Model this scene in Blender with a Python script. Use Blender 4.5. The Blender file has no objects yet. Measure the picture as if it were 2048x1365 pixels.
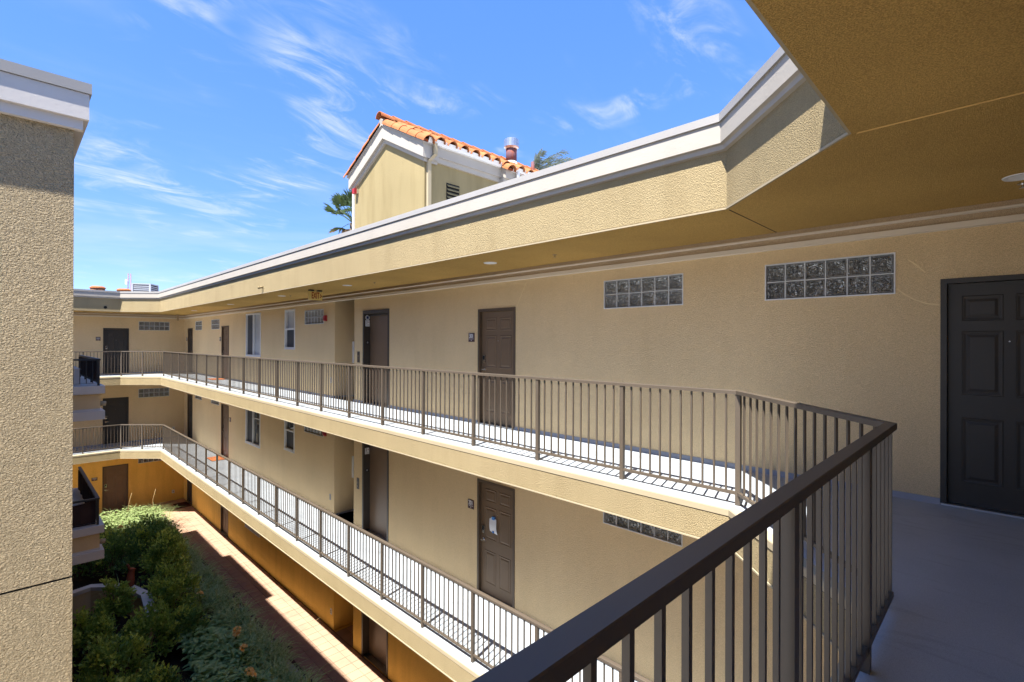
import bpy, math, random
from mathutils import Vector, Matrix
random.seed(7)
S = bpy.context.scene
C = S.collection
# ------------------------------------------------------------------ camera
H = 7.644                                   # eye height above the courtyard
F1, F2, F3 = 0.0, 3.0276, 6.144             # storey floor levels
SOF = 8.879                                 # roof soffit
cam_d = bpy.data.cameras.new('camera'); cam = bpy.data.objects.new('camera', cam_d); C.objects.link(cam)
cam_d.sensor_width = 36; cam_d.lens = 1005.1/2048*36; cam_d.clip_start = .05; cam_d.clip_end = 3000
yaw, pit, rol = math.pi/4-.005, .002, .0034
fw = Vector((math.cos(yaw)*math.cos(pit), math.sin(yaw)*math.cos(pit), math.sin(pit)))
R0 = Vector((math.sin(yaw), -math.cos(yaw), 0)); U0 = R0.cross(fw)
cr = R0*math.cos(rol)+U0*math.sin(rol); cu = -R0*math.sin(rol)+U0*math.cos(rol)
cam.matrix_world = Matrix(((cr.x, cu.x, -fw.x, 0), (cr.y, cu.y, -fw.y, 0), (cr.z, cu.z, -fw.z, H), (0, 0, 0, 1)))
S.camera = cam
S.render.resolution_x, S.render.resolution_y = 1024, 682
# ------------------------------------------------------------------ light
SUN = Vector((-.515, -.138, 1)).normalized()
w = bpy.data.worlds.new('World'); S.world = w; w.use_nodes = True
nt = w.node_tree; nt.nodes.clear()
def N(t, typ, **kw):
    n = t.nodes.new(typ)
    for k, v in kw.items():
        if k[0] == '_': setattr(n, k[1:], v)
        else: n.inputs[k].default_value = v
    return n
out = N(nt, 'ShaderNodeOutputWorld'); bg = N(nt, 'ShaderNodeBackground', Strength=.134)
sky = N(nt, 'ShaderNodeTexSky', _sky_type='NISHITA', _sun_disc=False)
sky.sun_elevation = math.asin(SUN.z); sky.sun_rotation = math.atan2(SUN.x, SUN.y)
sky.air_density = .5; sky.dust_density = 0; sky.ozone_density = 2.0
hs = N(nt, 'ShaderNodeHueSaturation', Hue=.520, Saturation=2.35, Value=1.0)
gm = N(nt, 'ShaderNodeGamma', Gamma=.35); nt.links.new(sky.outputs[0], gm.inputs[0]); nt.links.new(gm.outputs[0], hs.inputs['Color'])
tc = N(nt, 'ShaderNodeTexCoord'); sp = N(nt, 'ShaderNodeSeparateXYZ'); nt.links.new(tc.outputs['Generated'], sp.inputs[0])
def M_(op, a, b=None, c=None):
    n = nt.nodes.new('ShaderNodeMath'); n.operation = op
    for i, v in enumerate((a, b, c)):
        if v is None: continue
        if isinstance(v, (int, float)): n.inputs[i].default_value = v
        else: nt.links.new(v, n.inputs[i])
    return n.outputs[0]
zz = M_('ADD', M_('MAXIMUM', sp.outputs[2], 0.0), .22)
px = M_('DIVIDE', sp.outputs[0], zz); py = M_('DIVIDE', sp.outputs[1], zz)
cb = N(nt, 'ShaderNodeCombineXYZ'); nt.links.new(px, cb.inputs[0]); nt.links.new(py, cb.inputs[1])
def cloud(rot, scl, loc, scale, detail, dist, lo, hi):
    mp = N(nt, 'ShaderNodeMapping'); mp.inputs['Rotation'].default_value = (0, 0, rot)
    mp.inputs['Scale'].default_value = scl; mp.inputs['Location'].default_value = loc
    nt.links.new(cb.outputs[0], mp.inputs[0])
    no = N(nt, 'ShaderNodeTexNoise', Scale=scale, Detail=detail, Roughness=.62, Distortion=dist)
    nt.links.new(mp.outputs[0], no.inputs['Vector'])
    mr = N(nt, 'ShaderNodeMapRange', _interpolation_type='SMOOTHSTEP'); mr.inputs[1].default_value = lo; mr.inputs[2].default_value = hi
    nt.links.new(no.outputs['Fac'], mr.inputs[0]); return mr.outputs[0]
big = cloud(.5, (1, 1, 1), (16.73, 9.53, 0), 1.7, 4, .6, .46, .66)
wisp = cloud(-.15, (1.0, 2.6, 1), (12.78, 3.01, 0), 2.6, 10, 1.0, .44, .74)
soft = cloud(.3, (1, 1.6, 1), (7, 3, 0), .8, 5, .8, .45, .8)
dens = M_('ADD', M_('MULTIPLY', M_('MULTIPLY', big, wisp), .7), M_('MULTIPLY', soft, .22))
hz = N(nt, 'ShaderNodeMapRange'); hz.inputs[1].default_value = .0; hz.inputs[2].default_value = .06
nt.links.new(sp.outputs[2], hz.inputs[0])
dens = M_('MINIMUM', M_('MULTIPLY', dens, hz.outputs[0]), .9)
mx = N(nt, 'ShaderNodeMixRGB'); mx.inputs[2].default_value = (1.3, 1.34, 1.42, 1)
nt.links.new(dens, mx.inputs[0]); nt.links.new(hs.outputs[0], mx.inputs[1])
nt.links.new(mx.outputs[0], bg.inputs[0]); nt.links.new(bg.outputs[0], out.inputs[0])
sd = bpy.data.lights.new('sun', 'SUN'); sd.energy = 2.7; sd.angle = math.radians(.53); sd.color = (1, .955, .88)
so = bpy.data.objects.new('sun', sd); C.objects.link(so); so.rotation_euler = SUN.to_track_quat('Z', 'Y').to_euler(); so.location = (0, 0, 40)
S.view_settings.view_transform = 'Standard'; S.view_settings.look = 'None'; S.view_settings.gamma = 1; S.view_settings.exposure = 2.68
S.view_settings.use_curve_mapping = False
S.render.engine = 'CYCLES'
S.cycles.max_bounces = 10; S.cycles.diffuse_bounces = 7

# ------------------------------------------------------------------ materials
MATS = {}
def mat(name, col, rough=.8, bump=None, var=None, spec=.3, metal=0, stretch=(1, 1, 1), col2=None, emit=0, trans=0, streak=0, ior=1.45, coat=0, speck=None, scuff=0, bdist=.35):
    m = bpy.data.materials.new(name); m.use_nodes = True; t = m.node_tree
    b = t.nodes['Principled BSDF']
    b.inputs['Base Color'].default_value = (*col, 1); b.inputs['Roughness'].default_value = rough
    b.inputs['Specular IOR Level'].default_value = spec; b.inputs['Metallic'].default_value = metal
    b.inputs['IOR'].default_value = ior
    if coat: b.inputs['Coat Weight'].default_value = coat
    if trans: b.inputs['Transmission Weight'].default_value = trans
    g = t.nodes.new('ShaderNodeNewGeometry')
    mp = t.nodes.new('ShaderNodeMapping'); mp.inputs['Scale'].default_value = stretch
    t.links.new(g.outputs['Position'], mp.inputs[0])
    if bump:
        prev = None
        for (sc, st, dist, det, shape) in bump:
            no = t.nodes.new('ShaderNodeTexNoise'); no.inputs['Scale'].default_value = sc; no.inputs['Detail'].default_value = det
            no.inputs['Roughness'].default_value = .55; no.inputs['Distortion'].default_value = bdist
            t.links.new(mp.outputs[0], no.inputs['Vector'])
            src = no.outputs['Fac']
            if shape:
                mr = t.nodes.new('ShaderNodeMapRange'); mr.interpolation_type = 'SMOOTHSTEP'
                mr.inputs[1].default_value = shape[0]; mr.inputs[2].default_value = shape[1]
                t.links.new(src, mr.inputs[0]); src = mr.outputs[0]
            bp = t.nodes.new('ShaderNodeBump'); bp.inputs['Strength'].default_value = st; bp.inputs['Distance'].default_value = dist
            t.links.new(src, bp.inputs['Height'])
            if prev: t.links.new(prev.outputs[0], bp.inputs['Normal'])
            prev = bp
        t.links.new(prev.outputs[0], b.inputs['Normal'])
    if var or streak:
        sc, am = var if var else (1, 0)
        no = t.nodes.new('ShaderNodeTexNoise'); no.inputs['Scale'].default_value = sc; no.inputs['Detail'].default_value = 5
        t.links.new(g.outputs['Position'], no.inputs['Vector'])
        mixn = t.nodes.new('ShaderNodeMixRGB')
        c2 = col2 if col2 else tuple(c*(1-am) for c in col)
        mixn.inputs[1].default_value = (*col, 1); mixn.inputs[2].default_value = (*c2, 1)
        mr = t.nodes.new('ShaderNodeMapRange'); mr.inputs[1].default_value = .35; mr.inputs[2].default_value = .68
        t.links.new(no.outputs['Fac'], mr.inputs[0]); t.links.new(mr.outputs[0], mixn.inputs[0])
        last = mixn
        if streak:
            mp2 = t.nodes.new('ShaderNodeMapping'); mp2.inputs['Scale'].default_value = (2.2, 2.2, .35)
            t.links.new(g.outputs['Position'], mp2.inputs[0])
            n2 = t.nodes.new('ShaderNodeTexNoise'); n2.inputs['Scale'].default_value = 1.6; n2.inputs['Detail'].default_value = 6
            t.links.new(mp2.outputs[0], n2.inputs['Vector'])
            mr2 = t.nodes.new('ShaderNodeMapRange'); mr2.inputs[1].default_value = .48; mr2.inputs[2].default_value = .75; mr2.inputs[4].default_value = streak
            t.links.new(n2.outputs['Fac'], mr2.inputs[0])
            m3 = t.nodes.new('ShaderNodeMixRGB'); m3.blend_type = 'MULTIPLY'; m3.inputs[2].default_value = (.55, .5, .42, 1)
            t.links.new(mr2.outputs[0], m3.inputs[0]); t.links.new(last.outputs[0], m3.inputs[1]); last = m3
        if speck:
            n3 = t.nodes.new('ShaderNodeTexNoise'); n3.inputs['Scale'].default_value = speck[0]; n3.inputs['Detail'].default_value = 2
            t.links.new(g.outputs['Position'], n3.inputs['Vector'])
            mr3 = t.nodes.new('ShaderNodeMapRange'); mr3.inputs[1].default_value = .38; mr3.inputs[2].default_value = .62; mr3.inputs[3].default_value = 1-speck[1]; mr3.inputs[4].default_value = 1+speck[1]*.6
            t.links.new(n3.outputs['Fac'], mr3.inputs[0])
            m4 = t.nodes.new('ShaderNodeMixRGB'); m4.blend_type = 'MULTIPLY'; m4.inputs[0].default_value = 1
            t.links.new(last.outputs[0], m4.inputs[1]); t.links.new(mr3.outputs[0], m4.inputs[2]); last = m4
        if scuff:
            mp4 = t.nodes.new('ShaderNodeMapping'); mp4.inputs['Scale'].default_value = (3.4, .7, 1); mp4.inputs['Rotation'].default_value = (0, 0, .5)
            t.links.new(g.outputs['Position'], mp4.inputs[0])
            n4 = t.nodes.new('ShaderNodeTexNoise'); n4.inputs['Scale'].default_value = 2.1; n4.inputs['Detail'].default_value = 9; n4.inputs['Distortion'].default_value = 1.2
            t.links.new(mp4.outputs[0], n4.inputs['Vector'])
            mr4 = t.nodes.new('ShaderNodeMapRange'); mr4.inputs[1].default_value = .58; mr4.inputs[2].default_value = .66; mr4.inputs[4].default_value = scuff
            t.links.new(n4.outputs['Fac'], mr4.inputs[0])
            m5 = t.nodes.new('ShaderNodeMixRGB'); m5.blend_type = 'MULTIPLY'; m5.inputs[2].default_value = (.45, .43, .42, 1)
            t.links.new(mr4.outputs[0], m5.inputs[0]); t.links.new(last.outputs[0], m5.inputs[1]); last = m5
        t.links.new(last.outputs[0], b.inputs['Base Color'])
    if emit:
        b.inputs['Emission Color'].default_value = (*col, 1); b.inputs['Emission Strength'].default_value = emit
    MATS[name] = m; return m
WALLC_SHADED = (.73, .548, .315)  # wall paint lightened to lift the shade under the walkway roofs
mat('stucco', WALLC_SHADED, .92, [(120, .6, .008, 3, (.3, .7))], (.7, .08), .12, streak=.09, speck=(150, .16))
mat('stucco_sunlit', (.365, .29, .165), .92, [(105, .8, .011, 3, (.3, .7))], (1.1, .08), .12, streak=.2, speck=(120, .14))  # same paint as the walls, darkened to offset direct sun
mat('stucco_coarse', (.76, .61, .385), .92, [(16, .4, .03, 3, None), (66, 1.0, .042, 6, (.30, .70))], (.8, .07), .12, stretch=(1, 1, 1.35), streak=.15, speck=(60, .10))
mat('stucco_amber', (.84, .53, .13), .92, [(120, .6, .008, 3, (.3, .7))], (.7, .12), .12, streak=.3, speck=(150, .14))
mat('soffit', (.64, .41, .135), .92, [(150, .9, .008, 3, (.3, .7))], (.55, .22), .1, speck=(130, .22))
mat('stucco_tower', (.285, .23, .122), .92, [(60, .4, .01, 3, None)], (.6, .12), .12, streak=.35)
mat('white_trim', (.365, .335, .295), .7, [(28, .25, .006, 4, None)], (1.5, .06), .25, streak=.08)  # trim white darkened where it stands in direct sun
mat('white_shaded', (.60, .56, .52), .7, [(28, .2, .005, 4, None)], (1.5, .07), .25, streak=.12)  # white paint lightened for ledges and trim lying in shade
mat('cap_metal', (.31, .297, .285), .45, [(9, .1, .004, 3, None)], (1.2, .08), .4)
mat('crown', (.44, .33, .21), .92, [(110, .7, .01, 3, None)], (1.2, .08), .12, speck=(140, .2))
mat('crown_light', (.66, .58, .47), .9, [(110, .3, .006, 3, None)], (1.2, .06), .12)
mat('cream_cap', (.36, .30, .20), .75, [(40, .2, .004, 3, None)], (1.0, .10), .2)
mat('joint', (.66, .43, .15), .92)
mat('pale_stucco', (.735, .575, .325), .9, [(120, .4, .006, 3, None)], None, .12)
mat('seam', (.03, .027, .024), .9)
mat('deck', (.355, .39, .425), .42, [(140, .3, .003, 3, None)], (1.3, .14), .35, col2=(.30, .332, .368), speck=(210, .13), scuff=.22)
mat('cove', (.30, .31, .345), .55, [(120, .2, .003, 3, None)], (1.3, .12), .3)
mat('rail', (.092, .073, .055), .42, [(30, .06, .002, 3, None)], (2.0, .12), .45)
mat('rail_black', (.03, .032, .035), .45, None, None, .4)
mat('door', (.155, .100, .058), .5, [(45, .06, .002, 4, None)], (2.0, .12), .4)
mat('door_frame', (.095, .064, .040), .5, [(45, .05, .002, 3, None)], (2.0, .12), .4)
mat('door_dark', (.040, .034, .028), .5, [(45, .06, .002, 4, None)], (2.0, .1), .4)
mat('elevator', (.17, .11, .068), .38, [(12, .05, .004, 2, None)], (1.5, .15), .5)
mat('jamb', (.05, .040, .032), .4, None, (2, .1), .45)
mat('chrome', (.62, .61, .60), .22, None, None, .5, metal=1)
mat('aluminium', (.50, .51, .53), .38, None, (6, .15), .5, metal=1)
mat('black_plastic', (.015, .015, .016), .35)
mat('white_frame', (.66, .66, .66), .4, None, None, .4)
mat('mortar', (.66, .66, .66), .8, [(60, .2, .003, 2, None)], None, .2)
mat('glass_block', (.040, .046, .047), .05, [(15, 1.0, .10, 2, None)], (10, .5), .8, col2=(.10, .11, .115), ior=2.5, bdist=2.2)
mat('pane', (.035, .045, .055), .04, [(1.2, .03, .02, 1, None)], None, .9)
mat('blind', (.50, .53, .56), .3, [(3, .05, .01, 1, None)], (1.5, .35), .6)
mat('screen', (.045, .05, .06), .6, None, (2, .1), .3)
mat('terracotta_roof', (.30, .098, .040), .78, [(50, .2, .004, 3, None)], (3.2, .35), .15, col2=(.36, .150, .062))
mat('terracotta_dark', (.30, .075, .03), .8, [(50, .2, .004, 3, None)], (3.2, .25), .15)
mat('path_tile', (.37, .245, .165), .62, [(60, .15, .003, 3, None)], (2.2, .25), .3, col2=(.315, .20, .14))
mat('grout', (.12, .085, .07), .95, None, (8, .3), .1)
mat('soil', (.045, .032, .024), 1, [(30, .8, .03, 4, None)], (6, .4), .1)
mat('concrete', (.50, .485, .46), .85, [(50, .3, .004, 4, None)], (2, .2), .2)
mat('roofing', (.42, .42, .42), .9, [(30, .3, .01, 3, None)], (1, .2), .1)
mat('red_sign', (.28, .012, .008), .5)
mat('alarm_red', (.30, .02, .025), .45)
mat('exit_yellow', (.75, .58, .20), .45)
mat('plate', (.085, .045, .045), .5)
mat('sign_white', (.75, .75, .76), .5)
mat('sign_blue', (.02, .03, .12), .5)
mat('sign_grey', (.3, .3, .31), .5)
mat('tape_blue', (.07, .22, .55), .6)
mat('paper', (.72, .72, .74), .8, None, (14, .06))
mat('mat_brown', (.075, .03, .022), 1, [(160, .6, .01, 3, None)], (6, .3), .05)
mat('mat_orange', (.62, .19, .06), 1, [(160, .6, .01, 3, None)], (6, .3), .05)
mat('rust', (.20, .06, .035), .75, [(30, .3, .004, 4, None)], (7, .5), .2, col2=(.10, .07, .10))
mat('steel', (.62, .63, .65), .3, None, (5, .2), .5, metal=.9)
mat('ac_body', (.33, .35, .40), .55, None, (3, .15), .3)
mat('dark_gap', (.012, .012, .012), .9)
mat('vent_brown', (.17, .085, .055), .7, None, (5, .3), .2)
mat('mast', (.45, .22, .26), .6)
mat('screen_fabric', (.05, .032, .03), .9, [(90, .3, .004, 2, None)], (3, .3), .1)
mat('pot', (.34, .10, .055), .8, [(30, .2, .004, 3, None)], (6, .3), .15)
mat('bark', (.16, .115, .075), .95, [(30, .8, .02, 4, None)], (5, .4), .1)
mat('stalk', (.42, .29, .14), .9, None, (10, .2), .1)
mat('petal', (.92, .52, .09), .6, None, (25, .3), .2, col2=(.92, .80, .46))
def leafmat(n, c1, c2, sc, rough=.5, spec=.3):
    m = mat(n, c1, rough, None, (sc, 0), spec, col2=c2); t = m.node_tree; b = t.nodes['Principled BSDF']
    tr = t.nodes.new('ShaderNodeBsdfTranslucent'); ms_ = t.nodes.new('ShaderNodeMixShader'); ms_.inputs[0].default_value = .38
    t.links.new(b.inputs['Base Color'].links[0].from_socket, tr.inputs[0]); t.links.new(b.outputs[0], ms_.inputs[1]); t.links.new(tr.outputs[0], ms_.inputs[2])
    t.links.new(ms_.outputs[0], t.nodes['Material Output'].inputs[0])
    return m
leafmat('leaf_shrub', (.15, .26, .05), (.36, .48, .09), 3.3, .38, .45)
leafmat('leaf_dark', (.10, .20, .055), (.24, .38, .09), 4.5, .34, .5)
leafmat('leaf_lime', (.44, .56, .09), (.58, .66, .15), 5, .45, .35)
leafmat('leaf_strap', (.24, .38, .10), (.66, .76, .38), 22, .45, .35)
leafmat('leaf_cover', (.23, .38, .13), (.42, .56, .26), 7, .5, .3)
leafmat('leaf_bright', (.16, .23, .07), (.36, .42, .19), 12, .5, .3)
leafmat('leaf_clivia', (.12, .20, .045), (.20, .28, .06), 6, .35, .45)
leafmat('leaf_palm', (.045, .085, .030), (.10, .14, .045), 2.5, .45, .4)
leafmat('leaf_queen', (.13, .16, .10), (.28, .30, .24), 2.5, .35, .5)
leafmat('leaf_dry', (.22, .14, .08), (.30, .22, .15), 4, .8, .1)

# ------------------------------------------------------------------ builders
BASE = {}
class MB:
    def __init__(s): s.v = []; s.f = []
    def quad(s, *p):
        i = len(s.v); s.v += [tuple(q) for q in p]; s.f.append(tuple(range(i, i+len(p))))
    def hexa(s, p):       # 8 points, bottom ring then top ring
        i = len(s.v); s.v += [tuple(q) for q in p]
        for f in ((3, 2, 1, 0), (4, 5, 6, 7), (0, 1, 5, 4), (1, 2, 6, 5), (2, 3, 7, 6), (3, 0, 4, 7)): s.f.append(tuple(i+k for k in f))
    def box(s, x0, x1, y0, y1, z0, z1):
        s.hexa([(x0, y0, z0), (x1, y0, z0), (x1, y1, z0), (x0, y1, z0), (x0, y0, z1), (x1, y0, z1), (x1, y1, z1), (x0, y1, z1)])
    def prism(s, poly, z0, z1):
        n = len(poly); i = len(s.v)
        s.v += [(p[0], p[1], z0) for p in poly]+[(p[0], p[1], z1) for p in poly]
        s.f.append(tuple(i+k for k in reversed(range(n)))); s.f.append(tuple(i+n+k for k in range(n)))
        for k in range(n): s.f.append((i+k, i+(k+1) % n, i+n+(k+1) % n, i+n+k))
    def tube(s, pts, r, n=8, cap=True):
        pts = [Vector(p) for p in pts]; rs = r if isinstance(r, (list, tuple)) else [r]*len(pts)
        i0 = len(s.v)
        for k, p in enumerate(pts):
            d = (pts[min(k+1, len(pts)-1)]-pts[max(k-1, 0)]).normalized()
            a = d.orthogonal().normalized() if abs(d.z) < .95 else Vector((1, 0, 0))
            a = (a-d*a.dot(d)).normalized(); b = d.cross(a)
            for j in range(n):
                t = 2*math.pi*(j+.5)/n; s.v.append(tuple(p+a*math.cos(t)*rs[k]+b*math.sin(t)*rs[k]))
        for k in range(len(pts)-1):
            for j in range(n): s.f.append((i0+k*n+j, i0+k*n+(j+1) % n, i0+(k+1)*n+(j+1) % n, i0+(k+1)*n+j))
        if cap:
            s.f.append(tuple(i0+j for j in reversed(range(n)))); s.f.append(tuple(i0+(len(pts)-1)*n+j for j in range(n)))
    def build(s, name, m, parent=None, smooth=False):
        loc = BASE[parent.name] if parent else Vector((0, 0, 0))
        me = bpy.data.meshes.new(name); me.from_pydata([(v[0]-loc.x, v[1]-loc.y, v[2]-loc.z) for v in s.v], [], s.f); me.update()
        me.materials.append(MATS[m])
        if smooth: me.polygons.foreach_set('use_smooth', [True]*len(me.polygons))
        o = bpy.data.objects.new(name, me); C.objects.link(o)
        if parent: o.parent = parent
        BASE[o.name] = loc; return o
class FrameMB(MB):
    """boxes in wall coordinates: u to the right along the wall, v up, w out of the wall"""
    def __init__(s, o, u, n): super().__init__(); s.o = Vector(o); s.u = Vector(u); s.n = Vector(n)
    def P(s, u, v, w): return s.o+s.u*u+s.n*w+Vector((0, 0, v))
    def fbox(s, u0, u1, v0, v1, w0, w1):
        s.hexa([s.P(u0, v0, w0), s.P(u1, v0, w0), s.P(u1, v0, w1), s.P(u0, v0, w1), s.P(u0, v1, w0), s.P(u1, v1, w0), s.P(u1, v1, w1), s.P(u0, v1, w1)])
    def ring(s, rings):   # nested rectangles (u0,u1,v0,v1,w)
        i = len(s.v)
        for (u0, u1, v0, v1, w_) in rings: s.v += [tuple(q) for q in (s.P(u0, v0, w_), s.P(u1, v0, w_), s.P(u1, v1, w_), s.P(u0, v1, w_))]
        for k in range(len(rings)-1):
            for j in range(4): s.f.append((i+4*k+j, i+4*k+(j+1) % 4, i+4*k+4+(j+1) % 4, i+4*k+4+j))
        k = len(rings)-1; s.f.append((i+4*k, i+4*k+1, i+4*k+2, i+4*k+3))
def link(name, me, parent, pos, rot=None):
    o = bpy.data.objects.new(name, me); C.objects.link(o)
    b = BASE[parent.name] if parent else Vector((0, 0, 0))
    if parent: o.parent = parent
    if rot is not None: o.matrix_local = Matrix.Translation(Vector(pos)-b) @ rot.to_4x4()
    else: o.location = Vector(pos)-b
    BASE[o.name] = Vector(pos); return o
def mesh_of(mb, m, name, smooth=False):
    me = bpy.data.meshes.new(name); me.from_pydata(mb.v, [], mb.f); me.update(); me.materials.append(MATS[m])
    if smooth: me.polygons.foreach_set('use_smooth', [True]*len(me.polygons))
    return me
def tag(o, label, cat, group=None, kind=None):
    if label: o['label'] = label
    if cat: o['category'] = cat
    if group: o['group'] = group
    if kind: o['kind'] = kind
    return o
def thing(name, label, cat, loc=(0, 0, 0), group=None):
    o = bpy.data.objects.new(name, None); C.objects.link(o); o.location = loc; o.empty_display_size = .2
    BASE[o.name] = Vector(loc); return tag(o, label, cat, group)
def text_mesh(txt, size, xs, m, name):
    cu_ = bpy.data.curves.new(name, 'FONT'); cu_.body = txt; cu_.size = size; cu_.align_x = 'CENTER'; cu_.align_y = 'CENTER'; cu_.extrude = .002; cu_.offset = .0035 if txt == 'EXIT' else 0
    o = bpy.data.objects.new(name, cu_); C.objects.link(o)
    dg = bpy.context.evaluated_depsgraph_get(); dg.update()
    me = bpy.data.meshes.new_from_object(o.evaluated_get(dg)); bpy.data.objects.remove(o)
    for v in me.vertices: v.co.x *= xs
    me.name = name; me.materials.clear(); me.materials.append(MATS[m]); return me
def wall_rot(u, n):  # text plane: x->u, y->z, z->n
    return Matrix((Vector(u), Vector((0, 0, 1)), Vector(n))).transposed()
MU, MN = (0, -1, 0), (-1, 0, 0)      # main wall: right along -Y, facing -X
FU, FN = (1, 0, 0), (0, -1, 0)       # far wall: right along +X, facing -Y
XW, YF, YS = 6.155, 28.49, -1.25
# outline of the courtyard edge, offset o towards the courtyard
def outline(Xm, cF, Yf, cN, Yn, o, xl=-7.0, xr=-7.0):
    q = math.sqrt(2)*o
    return [(xl, Yf-o), (cF-q-(Yf-o), Yf-o), (Xm-o, cF-q-(Xm-o)), (Xm-o, Xm-o-cN+q), (cN-q+Yn+o, Yn+o), (xr, Yn+o)]
SLAB = (4.667, 30.20, 26.74, 2.845, .575)
ROOF = (4.70, 30.60, 27.10, 2.837, .669)
def sweep(mb, spec, prof, closed=False, **kw):
    loops = [[(x, y, z) for x, y in outline(*spec, o, **kw)] for o, z in prof]
    idx = list(range(len(loops)-1))
    for k in range(len(loops)-(0 if closed else 1)):
        a, b = loops[k], loops[(k+1) % len(loops)]
        for j in range(len(a)-1): mb.quad(a[j], a[j+1], b[j+1], b[j])
    return mb
def deck_poly(spec, o): return outline(*spec, o)+[(-7, YS), (XW, YS), (XW, YF), (-7, YF)]

# ================================================================== the setting
g = MB(); g.quad((-400, -400, -.03), (400, -400, -.03), (400, 400, -.03), (-400, 400, -.03)); tag(g.build('ground', 'concrete'), None, None, kind='structure')
# soil bed of the courtyard
g = MB(); g.quad((.3, -1, .06), (4.62, -1, .06), (4.62, 25.7, .06), (.3, 25.7, .06)); tag(g.build('planting_soil', 'soil'), None, None, kind='structure')
path = MB(); path.box(4.74, XW+3.4, -1.2, 28.45, -.02, -.006); path.box(-6, 4.74, 25.83, 28.45, -.02, -.006)
path = tag(path.build('path', 'grout'), None, None, kind='structure')
TS = .305
tb = MB(); tb.hexa([(-.148, -.148, 0), (.148, -.148, 0), (.148, .148, 0), (-.148, .148, 0), (-.145, -.145, .012), (.145, -.145, .012), (.145, .145, .012), (-.145, .145, .012)])
tile_me = mesh_of(tb, 'path_tile', 'tile')
cells = []
for j in range(96):
    for i in range(-34, 5):
        cx, cy = XW-.02-TS*(4.5-i)+.0, 28.33-TS*j
        if cx < 4.78+.1 and cy < 26.0: continue
        if cy < -1: continue
        if cx-.15 < 4.74 and cy < 25.98: continue
        cells.append((cx, cy))
vis = [c for c in cells if c[0] > 1.6 and c[1] > 9.2]
vis.sort(key=lambda c: c[0]+c[1]); near = set(vis[:300])
rest = MB()
for c in cells:
    dz = random.uniform(-.004, -.001)
    if c in near: link('tile', tile_me, path, (c[0], c[1], dz))
    else:
        i0 = len(rest.v); rest.v += [(v[0]+c[0], v[1]+c[1], v[2]+dz) for v in tb.v]; rest.f += [tuple(i0+k for k in f) for f in tb.f]
for j in range(3):    # paving inside the recess
    for i in range(9):
        i0 = len(rest.v); rest.v += [(v[0]+XW+.14+TS*i, v[1]+11.82+TS*j, v[2]-.002) for v in tb.v]; rest.f += [tuple(i0+k for k in f) for f in tb.f]
tag(rest.build('tile_field', 'path_tile', path), None, None, kind='stuff')
k = MB(); k.box(4.60, 4.735, -1, 25.7, 0, .15); k.box(-4, 4.60, 25.7, 25.83, 0, .15); tag(k.build('kerb', 'concrete'), None, None, kind='structure')

# ================================================================== the main building
BL = thing('apartment_building', 'long tan stucco apartment block with open walkways on three storeys and white roof parapet', 'building', (XW, 14, 0))
def wall(ax, c, a0, a1, z0, z1, ops, m='stucco', back=True):
    """wall sheet with rectangular openings; ax 'x': plane X=c, spans Y; ax 'y': plane Y=c, spans X. ops: (a0,a1,z0,z1,depth)"""
    mb = MB()
    A = sorted(set([a0, a1]+[o[0] for o in ops]+[o[1] for o in ops])); Z = sorted(set([z0, z1]+[o[2] for o in ops if z0 < o[2] < z1]+[o[3] for o in ops if z0 < o[3] < z1]))
    pt = (lambda a, z, d=0: (c+d, a, z)) if ax == 'x' else (lambda a, z, d=0: (a, c+d, z))
    for i in range(len(A)-1):
        for j in range(len(Z)-1):
            ca, cz = (A[i]+A[i+1])/2, (Z[j]+Z[j+1])/2
            if any(o[0] < ca < o[1] and o[2] < cz < o[3] for o in ops): continue
            mb.quad(pt(A[i], Z[j]), pt(A[i+1], Z[j]), pt(A[i+1], Z[j+1]), pt(A[i], Z[j+1]))
    for (p, q, r, s, d) in ops:
        s = min(s, z1)
        mb.quad(pt(p, r), pt(p, s), pt(p, s, d), pt(p, r, d)); mb.quad(pt(q, r), pt(q, s), pt(q, s, d), pt(q, r, d))
        mb.quad(pt(p, s), pt(q, s), pt(q, s, d), pt(p, s, d)); mb.quad(pt(p, r), pt(q, r), pt(q, r, d), pt(p, r, d))
        if back and d < .5: mb.quad(pt(p, r, d), pt(q, r, d), pt(q, s, d), pt(p, s, d))
    return mb
REC = (11.64, 12.70)
DOORS = {3: [(-.46, .459), (6.009, 6.975), (21.60, 22.55), (26.95, 27.83)], 2: [(6.009, 6.975), (21.60, 22.55), (26.95, 27.83)], 1: [(21.60, 22.55), (26.95, 27.83)]}
ELEV = (10.021, 11.207)
GB = {3: [(2.99, 4.208), (.797, 2.0), (13.35, 14.59), (22.84, 23.97), (25.40, 26.50)], 2: [(2.99, 4.208), (13.35, 14.59), (22.84, 23.97), (25.40, 26.50)], 1: []}
SLW = (18.16, 19.64, .97, 2.48); HGW = (15.284, 16.063, 1.267, 2.48)
FDOOR = (3.07, 3.99); FGB = (4.348, 5.548)
LV = {1: (F1, F2-.371), 2: (F2, F3-.371), 3: (F3, SOF)}
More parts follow.
